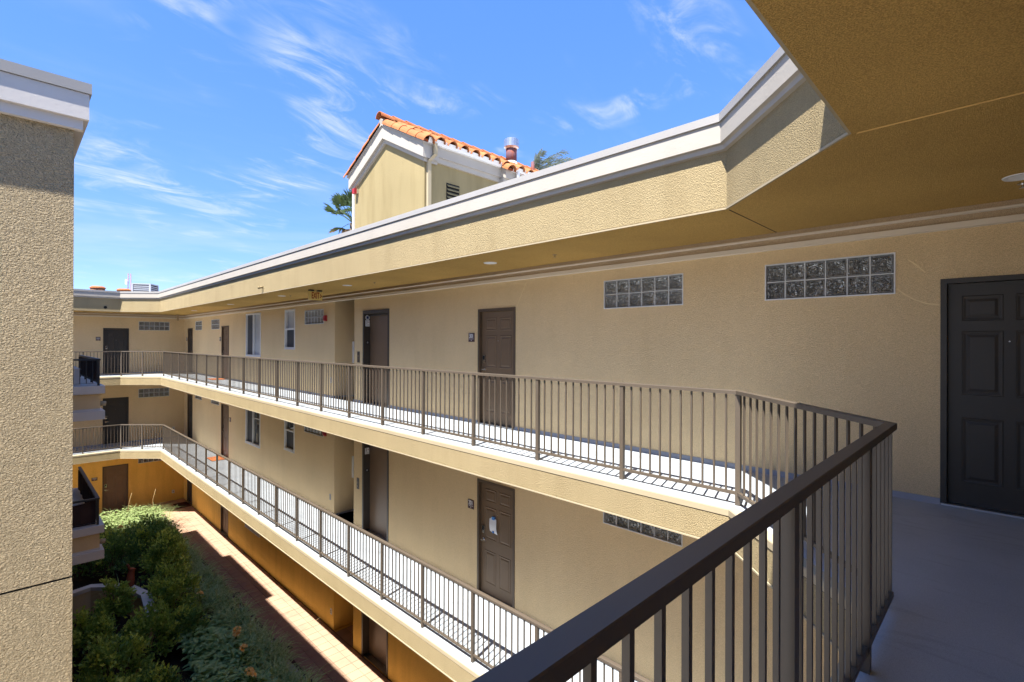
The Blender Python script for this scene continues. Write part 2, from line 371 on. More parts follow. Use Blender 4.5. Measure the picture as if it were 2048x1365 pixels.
for L in (3, 2, 1):
    z0, z1 = LV[L]
    ops = [(a, b, z0, z0+2.10, .10) for a, b in DOORS[L]]+[(a, b, z0+1.985, z0+2.395, .05) for a, b in GB[L]]
    ops += [(ELEV[0], ELEV[1], z0, z0+2.25, .2), (SLW[0], SLW[1], z0+SLW[2], z0+SLW[3], .09), (REC[0], REC[1], z0, z1, 3.0)]
    if L != 1: ops.append((HGW[0], HGW[1], z0+HGW[2], z0+HGW[3], .09))
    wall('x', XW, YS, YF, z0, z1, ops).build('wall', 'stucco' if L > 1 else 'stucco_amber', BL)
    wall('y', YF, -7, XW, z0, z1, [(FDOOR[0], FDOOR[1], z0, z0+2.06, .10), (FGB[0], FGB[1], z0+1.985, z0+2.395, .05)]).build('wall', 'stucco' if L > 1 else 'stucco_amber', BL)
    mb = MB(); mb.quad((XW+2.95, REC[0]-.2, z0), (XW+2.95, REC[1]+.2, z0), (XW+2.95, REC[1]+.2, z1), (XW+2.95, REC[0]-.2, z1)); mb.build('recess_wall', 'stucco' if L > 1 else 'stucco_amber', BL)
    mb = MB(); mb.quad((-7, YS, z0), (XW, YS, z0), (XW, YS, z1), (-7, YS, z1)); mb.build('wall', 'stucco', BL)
    # cove base at the foot of the walls
    if L > 1:
        mb = MB(); brk = sorted([o for o in ops if o[2] == z0], key=lambda o: o[0]); a = YS
        for o in brk+[(YF-.012, YF, 0, 0, 0)]:
            if o[0] > a: mb.hexa([(XW-.03, a, z0), (XW-.001, a, z0), (XW-.001, o[0], z0), (XW-.03, o[0], z0), (XW-.008, a, z0+.055), (XW-.001, a, z0+.055), (XW-.001, o[0], z0+.055), (XW-.008, o[0], z0+.055)])
            a = o[1]
        for (a, b) in ((-7, FDOOR[0]), (FDOOR[1], XW-.03)): mb.box(a, b, YF-.012, YF-.001, z0, z0+.055)
        mb.box(XW+.001, XW+2.9, REC[1]-.012, REC[1]-.001, z0+.004, z0+.055)
        mb.build('cove_base', 'cove', BL)
# slabs with deck, cream edge, stucco fascia
for F in (F3, F2):
    mb = MB(); mb.v = [(x, y, F) for x, y in deck_poly(SLAB, -.055)]; mb.f = [tuple(range(len(mb.v)))]
    mb.quad((XW, REC[0], F), (XW+2.95, REC[0], F), (XW+2.95, REC[1], F), (XW, REC[1], F)); mb.build('deck', 'deck', BL)
    sweep(MB(), SLAB, [(-.055, F), (-.05, F+.004), (.002, F-.022), (.006, F-.03), (.006, F-.085), (-.01, F-.085)]).build('edge_cap', 'cream_cap', BL)
    sweep(MB(), SLAB, [(-.01, F-.085), (-.01, F-.094), (0, F-.094)]).build('seam', 'seam', BL)
    sweep(MB(), SLAB, [(0, F-.094), (0, F-.350), (-.006, F-.352), (-.006, F-.356)]).build('fascia', 'stucco_sunlit', BL)
    sweep(MB(), SLAB, [(-.006, F-.356), (.009, F-.356), (.009, F-.371), (-.02, F-.371)]).build('drip_edge', 'cream_cap', BL)
    mb = MB(); mb.v = [(x, y, F-.371) for x, y in deck_poly(SLAB, -.02)]; mb.f = [tuple(range(len(mb.v)))]
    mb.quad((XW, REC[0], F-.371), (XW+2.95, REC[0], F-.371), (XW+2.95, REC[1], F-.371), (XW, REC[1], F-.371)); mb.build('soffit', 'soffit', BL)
# roof overhang
sweep(MB(), ROOF, [(-.38, 9.42), (-.38, 9.739), (.088, 9.752), (.088, 9.676), (.078, 9.676)]).build('parapet_cap', 'cap_metal', BL)
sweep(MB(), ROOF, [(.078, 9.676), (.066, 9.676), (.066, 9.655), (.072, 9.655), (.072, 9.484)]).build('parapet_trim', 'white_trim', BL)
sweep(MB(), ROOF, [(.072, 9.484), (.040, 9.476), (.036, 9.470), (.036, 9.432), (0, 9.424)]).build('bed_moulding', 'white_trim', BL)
sweep(MB(), ROOF, [(0, 9.424), (0, 8.905), (-.006, 8.903), (-.006, 8.897)]).build('fascia', 'stucco_sunlit', BL)
sweep(MB(), ROOF, [(-.006, 8.897), (.010, 8.897), (.010, SOF), (-.006, SOF)]).build('drip_edge', 'cream_cap', BL)
mb = MB(); mb.v = [(x, y, SOF) for x, y in deck_poly(ROOF, -.006)]; mb.f = [tuple(range(len(mb.v)))]
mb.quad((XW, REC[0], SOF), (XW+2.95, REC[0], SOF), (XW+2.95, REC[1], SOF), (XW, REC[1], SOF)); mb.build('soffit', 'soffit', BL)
P4 = outline(*ROOF, -.03)[4]; P3 = outline(*ROOF, -.03)[3]     # control joints of the soffit
mb = MB(); mb.box(P3[0], XW-.1, P3[1]-.004, P3[1]+.004, SOF-.003, SOF+.004); mb.build('control_joint', 'seam', BL)
mb = MB(); mb.box(P4[0]-.006, P4[0]+.006, YS+.01, P4[1], SOF-.004, SOF+.004); mb.build('control_joint', 'joint', BL)
# pale lines on the stucco: one patched hairline, two painted light arcs
def hairline(pts, wd):
    mb = MB()
    for k in range(len(pts)-1):
        (y0, z0), (y1, z1) = pts[k], pts[k+1]; d = Vector((y1-y0, z1-z0)).normalized(); n_ = Vector((-d.y, d.x))*wd
        mb.hexa([(XW-.0015, y0-n_.x, z0-n_.y), (XW-.0015, y1-n_.x, z1-n_.y), (XW+.002, y1-n_.x, z1-n_.y), (XW+.002, y0-n_.x, z0-n_.y), (XW-.0015, y0+n_.x, z0+n_.y), (XW-.0015, y1+n_.x, z1+n_.y), (XW+.002, y1+n_.x, z1+n_.y), (XW+.002, y0+n_.x, z0+n_.y)])
    mb.build('pale_line', 'pale_stucco', BL)
hairline([(5.76, 8.64), (5.85, 8.49), (5.93, 8.34), (5.977, 8.25)], .006)
hairline([(.785, 8.18), (.72, 8.115), (.64, 8.06), (.55, 8.02), (.465, 8.005)], .006)  # curved arc of reflected light, painted as a pale strip
hairline([(.70, 8.455), (.64, 8.40), (.57, 8.32)], .005)  # second arc of reflected light, painted the same way
# crown moulding at the top-floor walls
prof = [(.085, SOF-.001), (.085, SOF-.045), (.098, SOF-.048), (.098, SOF-.064), (.055, SOF-.068), (.045, SOF-.125), (.066, SOF-.130), (.066, SOF-.180), (.0, SOF-.184)]
for nm, mm, segs in (('crown_moulding', 'crown_light', (1, 2, 3, 5, 6, 7)), ('crown_frieze', 'crown', (0, 4))):
    mb = MB()
    for k in segs:
        (o0, a0), (o1, a1) = prof[k], prof[k+1]
        mb.quad((XW-o0, YS, a0), (XW-o0, YF-o0, a0), (XW-o1, YF-o1, a1), (XW-o1, YS, a1))
        mb.quad((-7, YF-o0, a0), (XW-o0, YF-o0, a0), (XW-o1, YF-o1, a1), (-7, YF-o1, a1))
    mb.build(nm, mm, BL)
# body behind the walls and roof decks
mb = MB(); mb.prism(outline(*ROOF, -.30)+[(-7, -9), (18, -9), (18, 38), (-7, 38)], 9.05, 9.40); mb.build('roof', 'roofing', BL)
mb = MB(); mb.box(XW+.3, 18, YS-7, REC[0]-.01, -.02, 9.0); mb.box(XW+.3, 18, REC[1]+.01, YF, -.02, 9.0); mb.box(-7, 18, YF+.3, 38, -.02, 9.0); mb.box(-7, XW, YS-7, YS-.02, -.02, 9.0)
mb.box(XW+3.0, 18, REC[0], REC[1], -.02, 9.0); mb.build('core', 'stucco', BL)

# ------------------------------------------------------------------ doors and windows
def door(o, u, n, wd, ht, hinge_right=True, leafm='door', frm='door_frame', hard=True, lock_z=1.19):
    dep = .10
    fm = FrameMB(o, u, n); t = .045
    fm.fbox(0, t, 0, ht, -dep+.001, .010); fm.fbox(wd-t, wd, 0, ht, -dep+.001, .010); fm.fbox(t, wd-t, ht-t, ht, -dep+.001, .010)
    D = fm.build('door', frm, BL)
    lf = FrameMB(o, u, n); g0, g1, zb, zt = t+.003, wd-t-.003, .022, ht-t-.003; wl = -.055
    lf.fbox(g0, g1, zb, zt, -dep+.003, wl); lf.build('leaf', leafm, D)
    st = .115*(g1-g0)/.86; mid = .10; pw = (g1-g0-2*st-mid)/2
    for (v0, v1) in ((.235, .80), (1.03, 1.585), (1.70, 1.905)):
        v0, v1 = v0*(zt/2.03), v1*(zt/2.03)
        for c in (0, 1):
            a = g0+st+c*(pw+mid); p = FrameMB(o, u, n)
            def rr(i, w_): return (a+i, a+pw-i, v0+i, v1-i, wl+w_)
            p.ring([rr(-.012, .0005), rr(-.006, .007), rr(.006, .005), rr(.014, .0012), rr(.022, .0012), rr(.045, .009)]); p.build('panel', leafm, D)
    th = FrameMB(o, u, n); th.fbox(.005, wd-.005, .003, .02, -dep+.002, .035); th.build('threshold', 'aluminium', D)
    pe = FrameMB(o, u, n); um = (g0+g1)/2; pe.tube([pe.P(um, 1.52, wl), pe.P(um, 1.52, wl+.008)], .006, 8); pe.build('peephole', 'aluminium', D)
    if hard:
        hx = g0+.07 if hinge_right else g1-.07; s = 1 if hinge_right else -1
        k = FrameMB(o, u, n); k.fbox(hx-.034, hx+.034, lock_z-.07, lock_z+.07, wl, wl+.022); k.build('deadbolt', 'chrome', D)
        k = FrameMB(o, u, n); k.fbox(hx-.022, hx+.022, lock_z-.015, lock_z+.055, wl+.022, wl+.026); k.build('keypad', 'black_plastic', D)
        k = FrameMB(o, u, n); k.tube([k.P(hx, 1.0, wl), k.P(hx, 1.0, wl+.012)], .034, 12); k.tube([k.P(hx, 1.0, wl+.01), k.P(hx, 1.0, wl+.055)], .012, 8)
        k.tube([k.P(hx-.01*s, 1.0, wl+.055), k.P(hx+.06*s, 1.003, wl+.057), k.P(hx+.115*s, .995, wl+.05)], [.011, .010, .008], 8); k.build('handle', 'chrome', D)
    return D
for L in (3, 2, 1):
    z0 = LV[L][0]
    for (a, b) in DOORS[L]:
        nearest = a < 0
        dk = 'door_dark' if nearest or a > 26 else 'door'
        door((XW, b, z0), MU, MN, b-a, 2.10, hinge_right=not nearest and a < 26, leafm=dk, frm=dk if nearest else 'door_frame')
    door((FDOOR[0], YF, z0), FU, FN, FDOOR[1]-FDOOR[0], 2.06, leafm='door_dark' if L > 1 else 'door', frm='door_dark' if L > 1 else 'door_frame')
    # lift doors
    a, b = ELEV; wd = b-a
    f = FrameMB((XW, b, z0), MU, MN); f.fbox(0, .06, 0, 2.25, -.199, .012); f.fbox(wd-.06, wd, 0, 2.25, -.199, .012); f.fbox(.06, wd-.06, 2.17, 2.25, -.199, .012)
    E_ = f.build('lift_door', 'jamb', BL)
    f = FrameMB((XW, b, z0), MU, MN); f.fbox(.06, wd-.06, .004, 2.17, -.196, -.165); f.build('leaf', 'elevator', E_)
    f = FrameMB((XW, b, z0), MU, MN); f.fbox(.06, wd-.06, 2.12, 2.17, -.163, -.10); f.build('header', 'jamb', E_)
    f = FrameMB((XW, b, z0), MU, MN); f.fbox(.06, wd-.06, .003, .016, -.163, -.02); f.build('threshold', 'aluminium', E_)
# glass-block windows
gbm = {}
def gblock(L, o, u, n, wd):
    z0 = LV[L][0]; h = .41; nc = 6; t = .012
    f = FrameMB((*o, z0+1.985), u, n)
    f.fbox(0, t, 0, h, -.049, .006); f.fbox(wd-t, wd, 0, h, -.049, .006); f.fbox(t, wd-t, 0, t, -.049, .006); f.fbox(t, wd-t, h-t, h, -.049, .006)
    W_ = f.build('glass_block_window', 'white_frame', BL)
    bw, bh = (wd-2*t)/nc, (h-2*t)/2
    f = FrameMB((*o, z0+1.985), u, n); f.fbox(t, wd-t, t, h-t, -.048, -.036); 
    for c in range(1, nc): f.fbox(t+bw*c-.005, t+bw*c+.005, t, h-t, -.036, -.012)
    f.fbox(t, wd-t, t+bh-.005, t+bh+.005, -.036, -.0125); f.build('mortar', 'mortar', W_)
    key = (n, round(bw, 3))
    if key not in gbm:
        q = FrameMB((0, 0, 0), u, n); a, b = bw/2-.006, bh/2-.006
        q.ring([(-a, a, -b, b, -.02), (-a, a, -b, b, .0), (-a+.005, a-.005, -b+.005, b-.005, .006), (-a+.016, a-.016, -b+.016, b-.016, .006), (-a+.022, a-.022, -b+.022, b-.022, -.003), (-a+.05, a-.05, -b+.05, b-.05, .0005)])
        gbm[key] = mesh_of(q, 'glass_block', 'glass_block')
    for r in range(2):
        for c in range(nc): link('glass_block', gbm[key], W_, f.P(t+bw*(c+.5), t+bh*(r+.5), -.014))
for L in (3, 2, 1):
    for (a, b) in GB[L]: gblock(L, (XW, b), MU, MN, b-a)
    gblock(L, (FGB[0], YF), FU, FN, FGB[1]-FGB[0])
# framed windows
def window(L, rec, kind):
    z0 = LV[L][0]; a, b, v0, v1 = rec; wd, h = b-a, v1-v0; t = .05
    o = (XW, b, z0+v0); f = FrameMB(o, MU, MN)
    f.fbox(0, t, 0, h, -.085, .012); f.fbox(wd-t, wd, 0, h, -.085, .012); f.fbox(t, wd-t, 0, t, -.085, .012); f.fbox(t, wd-t, h-t, h, -.085, .012)
    f.fbox(-.01, wd+.01, -.02, -.0005, -.03, .025)
    W_ = f.build('window', 'white_frame', BL)
    if kind == 'slide':
        m = wd*.47
        f = FrameMB(o, MU, MN); f.fbox(m-.02, m+.02, t, h-t, -.06, -.002)
        if L == 2: f.fbox(m+.02, wd-t, h*.62-.012, h*.62+.012, -.065, -.04)
        f.build('mullion', 'white_frame', W_)
        f = FrameMB(o, MU, MN); f.fbox(t, m-.02, t, h-t, -.07, -.045); f.build('insect_screen', 'screen', W_)
        f = FrameMB(o, MU, MN); f.fbox(m+.02, wd-t, t, h-t, -.082, -.066); f.build('pane', 'blind' if L == 3 else 'pane', W_)
    else:
        m = h*.5
        f = FrameMB(o, MU, MN); f.fbox(t, wd-t, m-.025, m+.025, -.065, -.004); f.build('meeting_rail', 'white_frame', W_)
        f = FrameMB(o, MU, MN); f.fbox(t, wd-t, t, m-.025, -.07, -.05); f.build('insect_screen', 'screen', W_)
        f = FrameMB(o, MU, MN); f.fbox(t, wd-t, m+.025, h-t, -.082, -.066); f.build('pane', 'blind' if L == 3 else 'pane', W_)
for L in (3, 2, 1):
    window(L, SLW, 'slide')
    if L > 1: window(L, HGW, 'hung')
# scuppers on the fascia
mb = MB(); mb.tube([(4.705, 13.72, 9.04), (4.60, 13.72, 9.03)], .03, 10); mb.tube([(4.60, 13.72, 9.06), (4.60, 13.72, 8.99)], .028, 10); mb.build('scupper', 'stucco_sunlit', BL, True)
mb = MB(); mb.tube([(2.99, 27.105, 9.05), (2.99, 27.095, 9.05)], .06, 14); mb.build('scupper', 'dark_gap', BL)
mb = MB(); mb.box(5.72, 5.80, 27.9, 27.98, 8.60, SOF-.001); mb.build('camera_box', 'crown', BL)

# ================================================================== railings
RO = -.105
def railing(L, posts_near, xr, label):
    F = {3: F3, 2: F2}[L]; T = thing('railing', label, 'railing', (4.77, 13, F))
    kw = dict(xl=-.6, xr=xr)
    sweep(MB(), SLAB, [(RO-.029, F+1.024), (RO+.029, F+1.024), (RO+.029, F+1.056), (RO+.026, F+1.059), (RO-.026, F+1.059), (RO-.029, F+1.056)], True, **kw).build('top_rail', 'rail', T)
    sweep(MB(), SLAB, [(RO-.016, F+.095), (RO+.016, F+.095), (RO+.016, F+.122), (RO-.016, F+.122)], True, **kw).build('bottom_rail', 'rail', T)
    pb = MB(); pb.box(-.022, .022, -.022, .022, .0, 1.0235); pme = mesh_of(pb, 'rail', 'post')
    bb = MB(); bb.box(-.008, .008, -.008, .008, .1225, 1.0235); bme = mesh_of(bb, 'rail', 'baluster')
    pts = [Vector((*p, F+.001)) for p in outline(*SLAB, RO, **kw)]
    for k in range(5):
        a, b = pts[k], pts[k+1]; ln = (b-a).length; d = (b-a)/ln
        rot = Matrix.Rotation(math.atan2(d.y, d.x), 3, 'Z')
        if k == 2: ps = [abs(b.y-a.y)-(1.24*i) for i in range(0, 19)]; ps = [p for p in ps if p > .5]+[0.0]
        elif k == 4: ps = [a.x-x for x in posts_near]
        elif k == 0: ps = [ln-1.24*i for i in range(1, 5)]
        else: ps = [0.0, ln*.5] if k == 1 else []
        ps = sorted(set(round(p, 4) for p in ps if 0 <= p < ln))
        if k == 4: ps = [p for p in ps if p > .1 or p == 0]
        for p in ps:
            link('post', pme, T, a+d*p, rot)
        ends = sorted(set([0.0]+ps+[ln]))
        for i in range(len(ends)-1):
            n = max(1, round((ends[i+1]-ends[i])/.1127)); s = (ends[i+1]-ends[i])/n
            for j in range(1, n): link('baluster', bme, T, a+d*(ends[i]+s*j), rot)
            if i == 0 and 0.0 not in ps: link('baluster', bme, T, a, rot)
    return T
railing(3, [2.78, 1.66, .54, -.6], -.9, 'brown metal baluster railing of the top walkway, running past the camera')
railing(2, [2.3, 1.1], .9, 'brown metal baluster railing of the middle walkway below')

# ================================================================== roof tower
TW = thing('roof_tower', 'tan stucco roof tower with white cornice and orange barrel tile gable', 'tower', (7.6, 10.6, 9.4))
TX, TY0, TY1, TYM = 6.40, 9.03, 12.10, 10.565
mb = MB(); ev, ap = 11.62, 12.45
pr = [(TY0, 9.4), (TY1, 9.4), (TY1, ev+.1), (TYM, ap+.1), (TY0, ev+.1)]
def xprism(mb, prof, x0, x1):
    n = len(prof); i = len(mb.v); mb.v += [(x0, y, z) for y, z in prof]+[(x1, y, z) for y, z in prof]
    mb.f.append(tuple(i+k for k in range(n))); mb.f.append(tuple(i+n+k for k in reversed(range(n))))
    for k in range(n): mb.f.append((i+k, i+n+k, i+n+(k+1) % n, i+(k+1) % n))
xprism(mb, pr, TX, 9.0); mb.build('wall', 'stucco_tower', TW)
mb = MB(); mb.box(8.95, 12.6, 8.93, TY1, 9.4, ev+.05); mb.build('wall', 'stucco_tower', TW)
sl = (12.86-11.98)/(TYM-8.86)           # roof pitch
def cornice(mb, x0, x1, bot, top, y_out0, y_out1):   # band following the gable between heights bot..top measured at the apex
    for s in (-1, 1):
        yo = y_out0 if s < 0 else y_out1
        dy = abs(TYM-yo)
        mb.hexa([(x0, TYM, bot), (x1, TYM, bot), (x1, yo, bot-dy*sl), (x0, yo, bot-dy*sl), (x0, TYM, top), (x1, TYM, top), (x1, yo, top-dy*sl), (x0, yo, top-dy*sl)])
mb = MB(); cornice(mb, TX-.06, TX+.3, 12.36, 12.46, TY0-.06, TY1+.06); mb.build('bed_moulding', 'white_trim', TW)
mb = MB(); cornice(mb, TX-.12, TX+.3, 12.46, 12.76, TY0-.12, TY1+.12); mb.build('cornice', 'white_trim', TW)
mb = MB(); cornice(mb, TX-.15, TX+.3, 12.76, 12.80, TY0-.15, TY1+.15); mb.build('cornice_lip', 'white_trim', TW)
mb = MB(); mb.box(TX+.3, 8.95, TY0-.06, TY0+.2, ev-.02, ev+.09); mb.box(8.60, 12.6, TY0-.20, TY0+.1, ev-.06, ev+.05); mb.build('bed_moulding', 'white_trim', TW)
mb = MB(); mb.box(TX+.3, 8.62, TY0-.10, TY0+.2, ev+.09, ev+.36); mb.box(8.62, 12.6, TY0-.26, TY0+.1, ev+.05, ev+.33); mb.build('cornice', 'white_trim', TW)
# roof deck and tiles
TR = MB(); dk = .02
for (x0, x1, ye) in ((TX-.12, 8.62, 8.86), (8.62, 12.6, 8.70)):
    for s, yo in ((-1, ye), (1, 2*TYM-ye)):
        d = abs(TYM-yo); zt = 12.86
        TR.hexa([(x0, TYM, zt-.05), (x1, TYM, zt-.05), (x1, yo, zt-.05-d*sl), (x0, yo, zt-.05-d*sl), (x0, TYM, zt), (x1, TYM, zt), (x1, yo, zt-d*sl), (x0, yo, zt-d*sl)])
TR = TR.build('roof', 'terracotta_dark', TW)
def barrel(r0, r1, ln, seg=9, th=.014, m='terracotta_roof'):
    b = MB()
    for (ra, rb) in ((r0, r1), (r0-th, r1-th)):
        for k in range(seg+1):
            t = math.pi*k/seg; b.v.append((math.cos(t)*ra, 0, math.sin(t)*ra)); b.v.append((math.cos(t)*rb, ln, math.sin(t)*rb))
    n = 2*(seg+1)
    for k in range(seg):
        b.f.append((2*k, 2*k+2, 2*k+3, 2*k+1)); b.f.append((n+2*k, n+2*k+1, n+2*k+3, n+2*k+2)); b.f.append((2*k, n+2*k, n+2*k+2, 2*k+2)); b.f.append((2*k+1, 2*k+3, n+2*k+3, n+2*k+1))
    return mesh_of(b, m, 'tile')
BT = barrel(.13, .112, .46); BT2 = barrel(.15, .132, .48); RT = barrel(.14, .12, .44)
BT3 = barrel(.105, .085, .44, m='terracotta_dark')
pa = math.atan(sl)
def slope_tile(x, dist, ye, me, lift=.02, side=-1):
    """tile starting dist up the slope from the eave; axis y of the mesh runs up the slope"""
    y = ye+side*-1*dist*math.cos(pa) if side < 0 else ye-dist*math.cos(pa)
    y = ye+dist*math.cos(pa) if side < 0 else ye-dist*math.cos(pa)
    z = 12.86-abs(TYM-y)*sl+lift
    rot = Matrix.Rotation(pa, 3, 'X') if side < 0 else Matrix.Rotation(math.pi, 3, 'Z') @ Matrix.Rotation(pa, 3, 'X')
    link('tile', me, TR, (x, y, z+random.uniform(-.006, .006)), Matrix.Rotation(random.uniform(-.02, .02), 3, 'Z') @ rot)
L_ = (TYM-8.86)/math.cos(pa)
for i in range(7):
    for r in range(6):
        d = -.08+r*.36
        if d < L_-.3: slope_tile(6.66+.335*i, d, 8.86, BT)
for i in range(10):
    for r in range(6):
        d = -.08+r*.36
        if d < L_-.2: slope_tile(9.02+.335*i, d, 8.70, BT)
for r in range(5):         # rake tiles, both slopes of the gable and the step
    slope_tile(TX-.05, -.08+r*.36, 8.86, BT2, -.05); slope_tile(TX-.05, -.08+r*.36, 2*TYM-8.86, BT2, -.05, 1)
    slope_tile(6.62, -.08+r*.36, 2*TYM-8.86, BT, .02, 1)
for r in range(1): slope_tile(8.69, -.08+r*.36, 8.70, BT2, -.05)
for i in range(16):
    link('tile', RT, TR, (TX-.22+.36*i, TYM, 12.93+random.uniform(-.006, .006)), Matrix.Rotation(-math.pi/2, 3, 'Z') @ Matrix.Rotation(-.03, 3, 'X'))
mb = MB(); mb.tube([(TX-.16, TYM, 12.84), (TX-.06, TYM, 12.86)], .07, 10); mb.build('ridge_plug', 'white_trim', TW)
# gutters and downspouts
def gutter(x0, x1, y, z):
    mb = MB(); pf = [(0, 0), (.07, .0), (.095, .05), (.115, .10), (.102, .10), (.085, .05), (.065, .012), (.012, .012), (.012, .09), (0, .09)]
    i = len(mb.v); n = len(pf)
    for x in (x0, x1): mb.v += [(x, y-p, z+q) for p, q in pf]
    for k in range(n): mb.f.append((k, n+k, n+(k+1) % n, (k+1) % n))
    mb.f.append(tuple(range(n))); mb.f.append(tuple(reversed(range(n, 2*n)))); return mb
gutter(TX-.02, 8.56, 8.93, 11.93).build('gutter', 'white_frame', TW); gutter(8.80, 12.6, 8.77, 11.86).build('gutter', 'white_frame', TW)
mb = MB()
def sq(pts, hw, hd):
    for k in range(len(pts)-1):
        a, b = Vector(pts[k]), Vector(pts[k+1])
        mb.hexa([(p.x+dx, p.y+dy, p.z) for p in (a, b) for dx, dy in ((-hw, -hd), (hw, -hd), (hw, hd), (-hw, hd))])
sq([(TX+.16, 8.86, 11.95), (TX+.16, 8.86, 11.70), (TX+.08, 8.975, 11.58), (TX+.08, 8.975, 9.4)], .042, .032); mb.build('downspout', 'cream_cap', TW)
mb = MB(); sq([(8.98, 8.70, 11.88), (8.98, 8.70, 9.4)], .035, .03); mb.build('downspout', 'white_frame', TW)
mb = MB(); sq([(TX+.05, 2*TYM-8.88, 11.9), (TX+.0, TY1+.04, 11.5), (TX+.0, TY1+.04, 9.4)], .04, .03); mb.build('downspout', 'white_frame', TW)
lv = MB(); lv.box(7.0, 7.37, TY0-.008, TY0-.001, 10.78, 11.23); LVo = lv.build('louver', 'dark_gap', TW)
for i in range(5):
    z = 10.80+.086*i; mb = MB(); mb.hexa([(7.01, TY0-.05, z), (7.36, TY0-.05, z), (7.36, TY0-.009, z+.04), (7.01, TY0-.009, z+.04), (7.01, TY0-.05, z+.012), (7.36, TY0-.05, z+.012), (7.36, TY0-.009, z+.055), (7.01, TY0-.009, z+.055)]); mb.build('slat', 'stucco_tower', LVo)

# rooftop things
fl = thing('flue', 'rusty round roof flue with a shiny metal cap beside the tile ridge', 'flue', (10.2, 10.15, 12.6))
mb = MB(); mb.tube([(10.2, 10.15, 12.45), (10.2, 10.15, 12.80)], [.26, .16], 20); mb.build('flashing', 'roofing', fl, True)
mb = MB(); mb.tube([(10.2, 10.15, 12.75), (10.2, 10.15, 13.20)], .155, 20); mb.build('pipe', 'rust', fl, True)
mb = MB(); mb.tube([(10.2, 10.15, 13.16), (10.2, 10.15, 13.20), (10.2, 10.15, 13.21), (10.2, 10.15, 13.42), (10.2, 10.15, 13.45)], [.17, .20, .215, .215, .17], 20); mb.build('cap', 'steel', fl)
mb = MB(); mb.tube([(11.0, 10.05, 12.4), (11.0, 10.05, 12.98)], .05, 12); tag(mb.build('vent_pipe', 'rust', None, True), 'thin rusty vent pipe at the low end of the tile roof', 'pipe')
mb = MB(); mb.tube([(TX-.0, 12.02, 11.52), (TX-.07, 12.02, 11.52)], .001, 4)
sl_ = thing('siren_lamp', 'small red strobe box high on the tower wall under the cornice', 'alarm', (TX, 11.97, 11.45))
mb = MB(); mb.box(TX-.05, TX, 11.90, 12.04, 11.45, 11.57); mb.build('back_box', 'cream_cap', sl_)
mb = MB(); mb.box(TX-.12, TX-.05, 11.91, 12.03, 11.44, 11.57); mb.build('lens', 'alarm_red', sl_)
ac = thing('air_conditioner', 'grey louvred air conditioning unit on the far flat roof', 'air conditioner', (4.98, 31, 9.4))
def rbox(mb, c, ang, x0, x1, y0, y1, z0, z1):
    ca, sa = math.cos(ang), math.sin(ang)
    f = lambda x, y, z: (c[0]+x*ca-y*sa, c[1]+x*sa+y*ca, z)
    mb.hexa([f(x0, y0, z0), f(x1, y0, z0), f(x1, y1, z0), f(x0, y1, z0), f(x0, y0, z1), f(x1, y0, z1), f(x1, y1, z1), f(x0, y1, z1)])
A0 = math.radians(-33); cc = (4.99, 31.0)
mb = MB(); rbox(mb, cc, A0, -.36, .36, -.36, .36, 9.4, 10.44); mb.build('body', 'dark_gap', ac)
mb = MB(); rbox(mb, cc, A0, -.42, .42, -.42, .42, 10.44, 10.49)
for (x, y) in ((-.39, -.39), (.39, -.39), (.39, .39), (-.39, .39)): rbox(mb, cc, A0, x-.035, x+.035, y-.035, y+.035, 9.4, 10.44)
mb.build('cabinet_frame', 'ac_body', ac)
for i in range(10):
    mb = MB(); z = 9.50+.093*i; rbox(mb, cc, A0, -.40, .40, -.40, .40, z, z+.045); mb.build('slat', 'ac_body', ac)
for (x, r, z, lab) in ((3.13, .31, 10.20, 'brown low round roof ventilator nearer the left edge of the far roof'), (4.13, .30, 10.16, 'brown low round roof ventilator beside the air conditioning unit')):
    v = thing('roof_ventilator', lab, 'ventilator', (x, 31, 9.4), 'roof ventilators')
    mb = MB(); mb.tube([(x, 31, 9.4), (x, 31, z-.06)], r-.03, 18); mb.build('drum', 'vent_brown', v, True)
    mb = MB(); mb.tube([(x, 31, z-.06), (x, 31, z-.02), (x, 31, z+.04)], [r, r, r*.72], 18); mb.build('hood', 'terracotta_roof', v)
ms = thing('radio_mast', 'slim red lattice mast rising behind the far roof', 'mast', (8.7, 62, 0))
for s in (-1, 1):
    mb = MB(); mb.tube([(8.7+.16*s, 62, 9), (8.7+.10*s, 62, 14.3)], .035, 6); mb.build('leg', 'mast', ms)
for i in range(10):
    z = 9.5+.48*i; mb = MB(); mb.tube([(8.55, 62, z), (8.84, 62, z+.24), (8.55, 62, z+.48)], .025, 5); mb.build('brace', 'mast', ms)
for z in (13.2, 12.2, 11.4):
    mb = MB(); mb.box(8.35, 8.5, 61.9, 62, z, z+.5); mb.build('antenna', 'sign_white', ms)
mb = MB(); mb.hexa([(5.72, 31, 9.4), (6.4, 31, 9.4), (6.4, 31.6, 9.4), (5.72, 31.6, 9.4), (5.68, 30.96, 10.2), (6.45, 30.96, 10.32), (6.45, 31.64, 10.32), (5.68, 31.64, 10.2)]); tag(mb.build('roof_hatch', 'terracotta_roof'), 'orange tiled roof hump just beyond the air conditioning unit', 'roof hump')

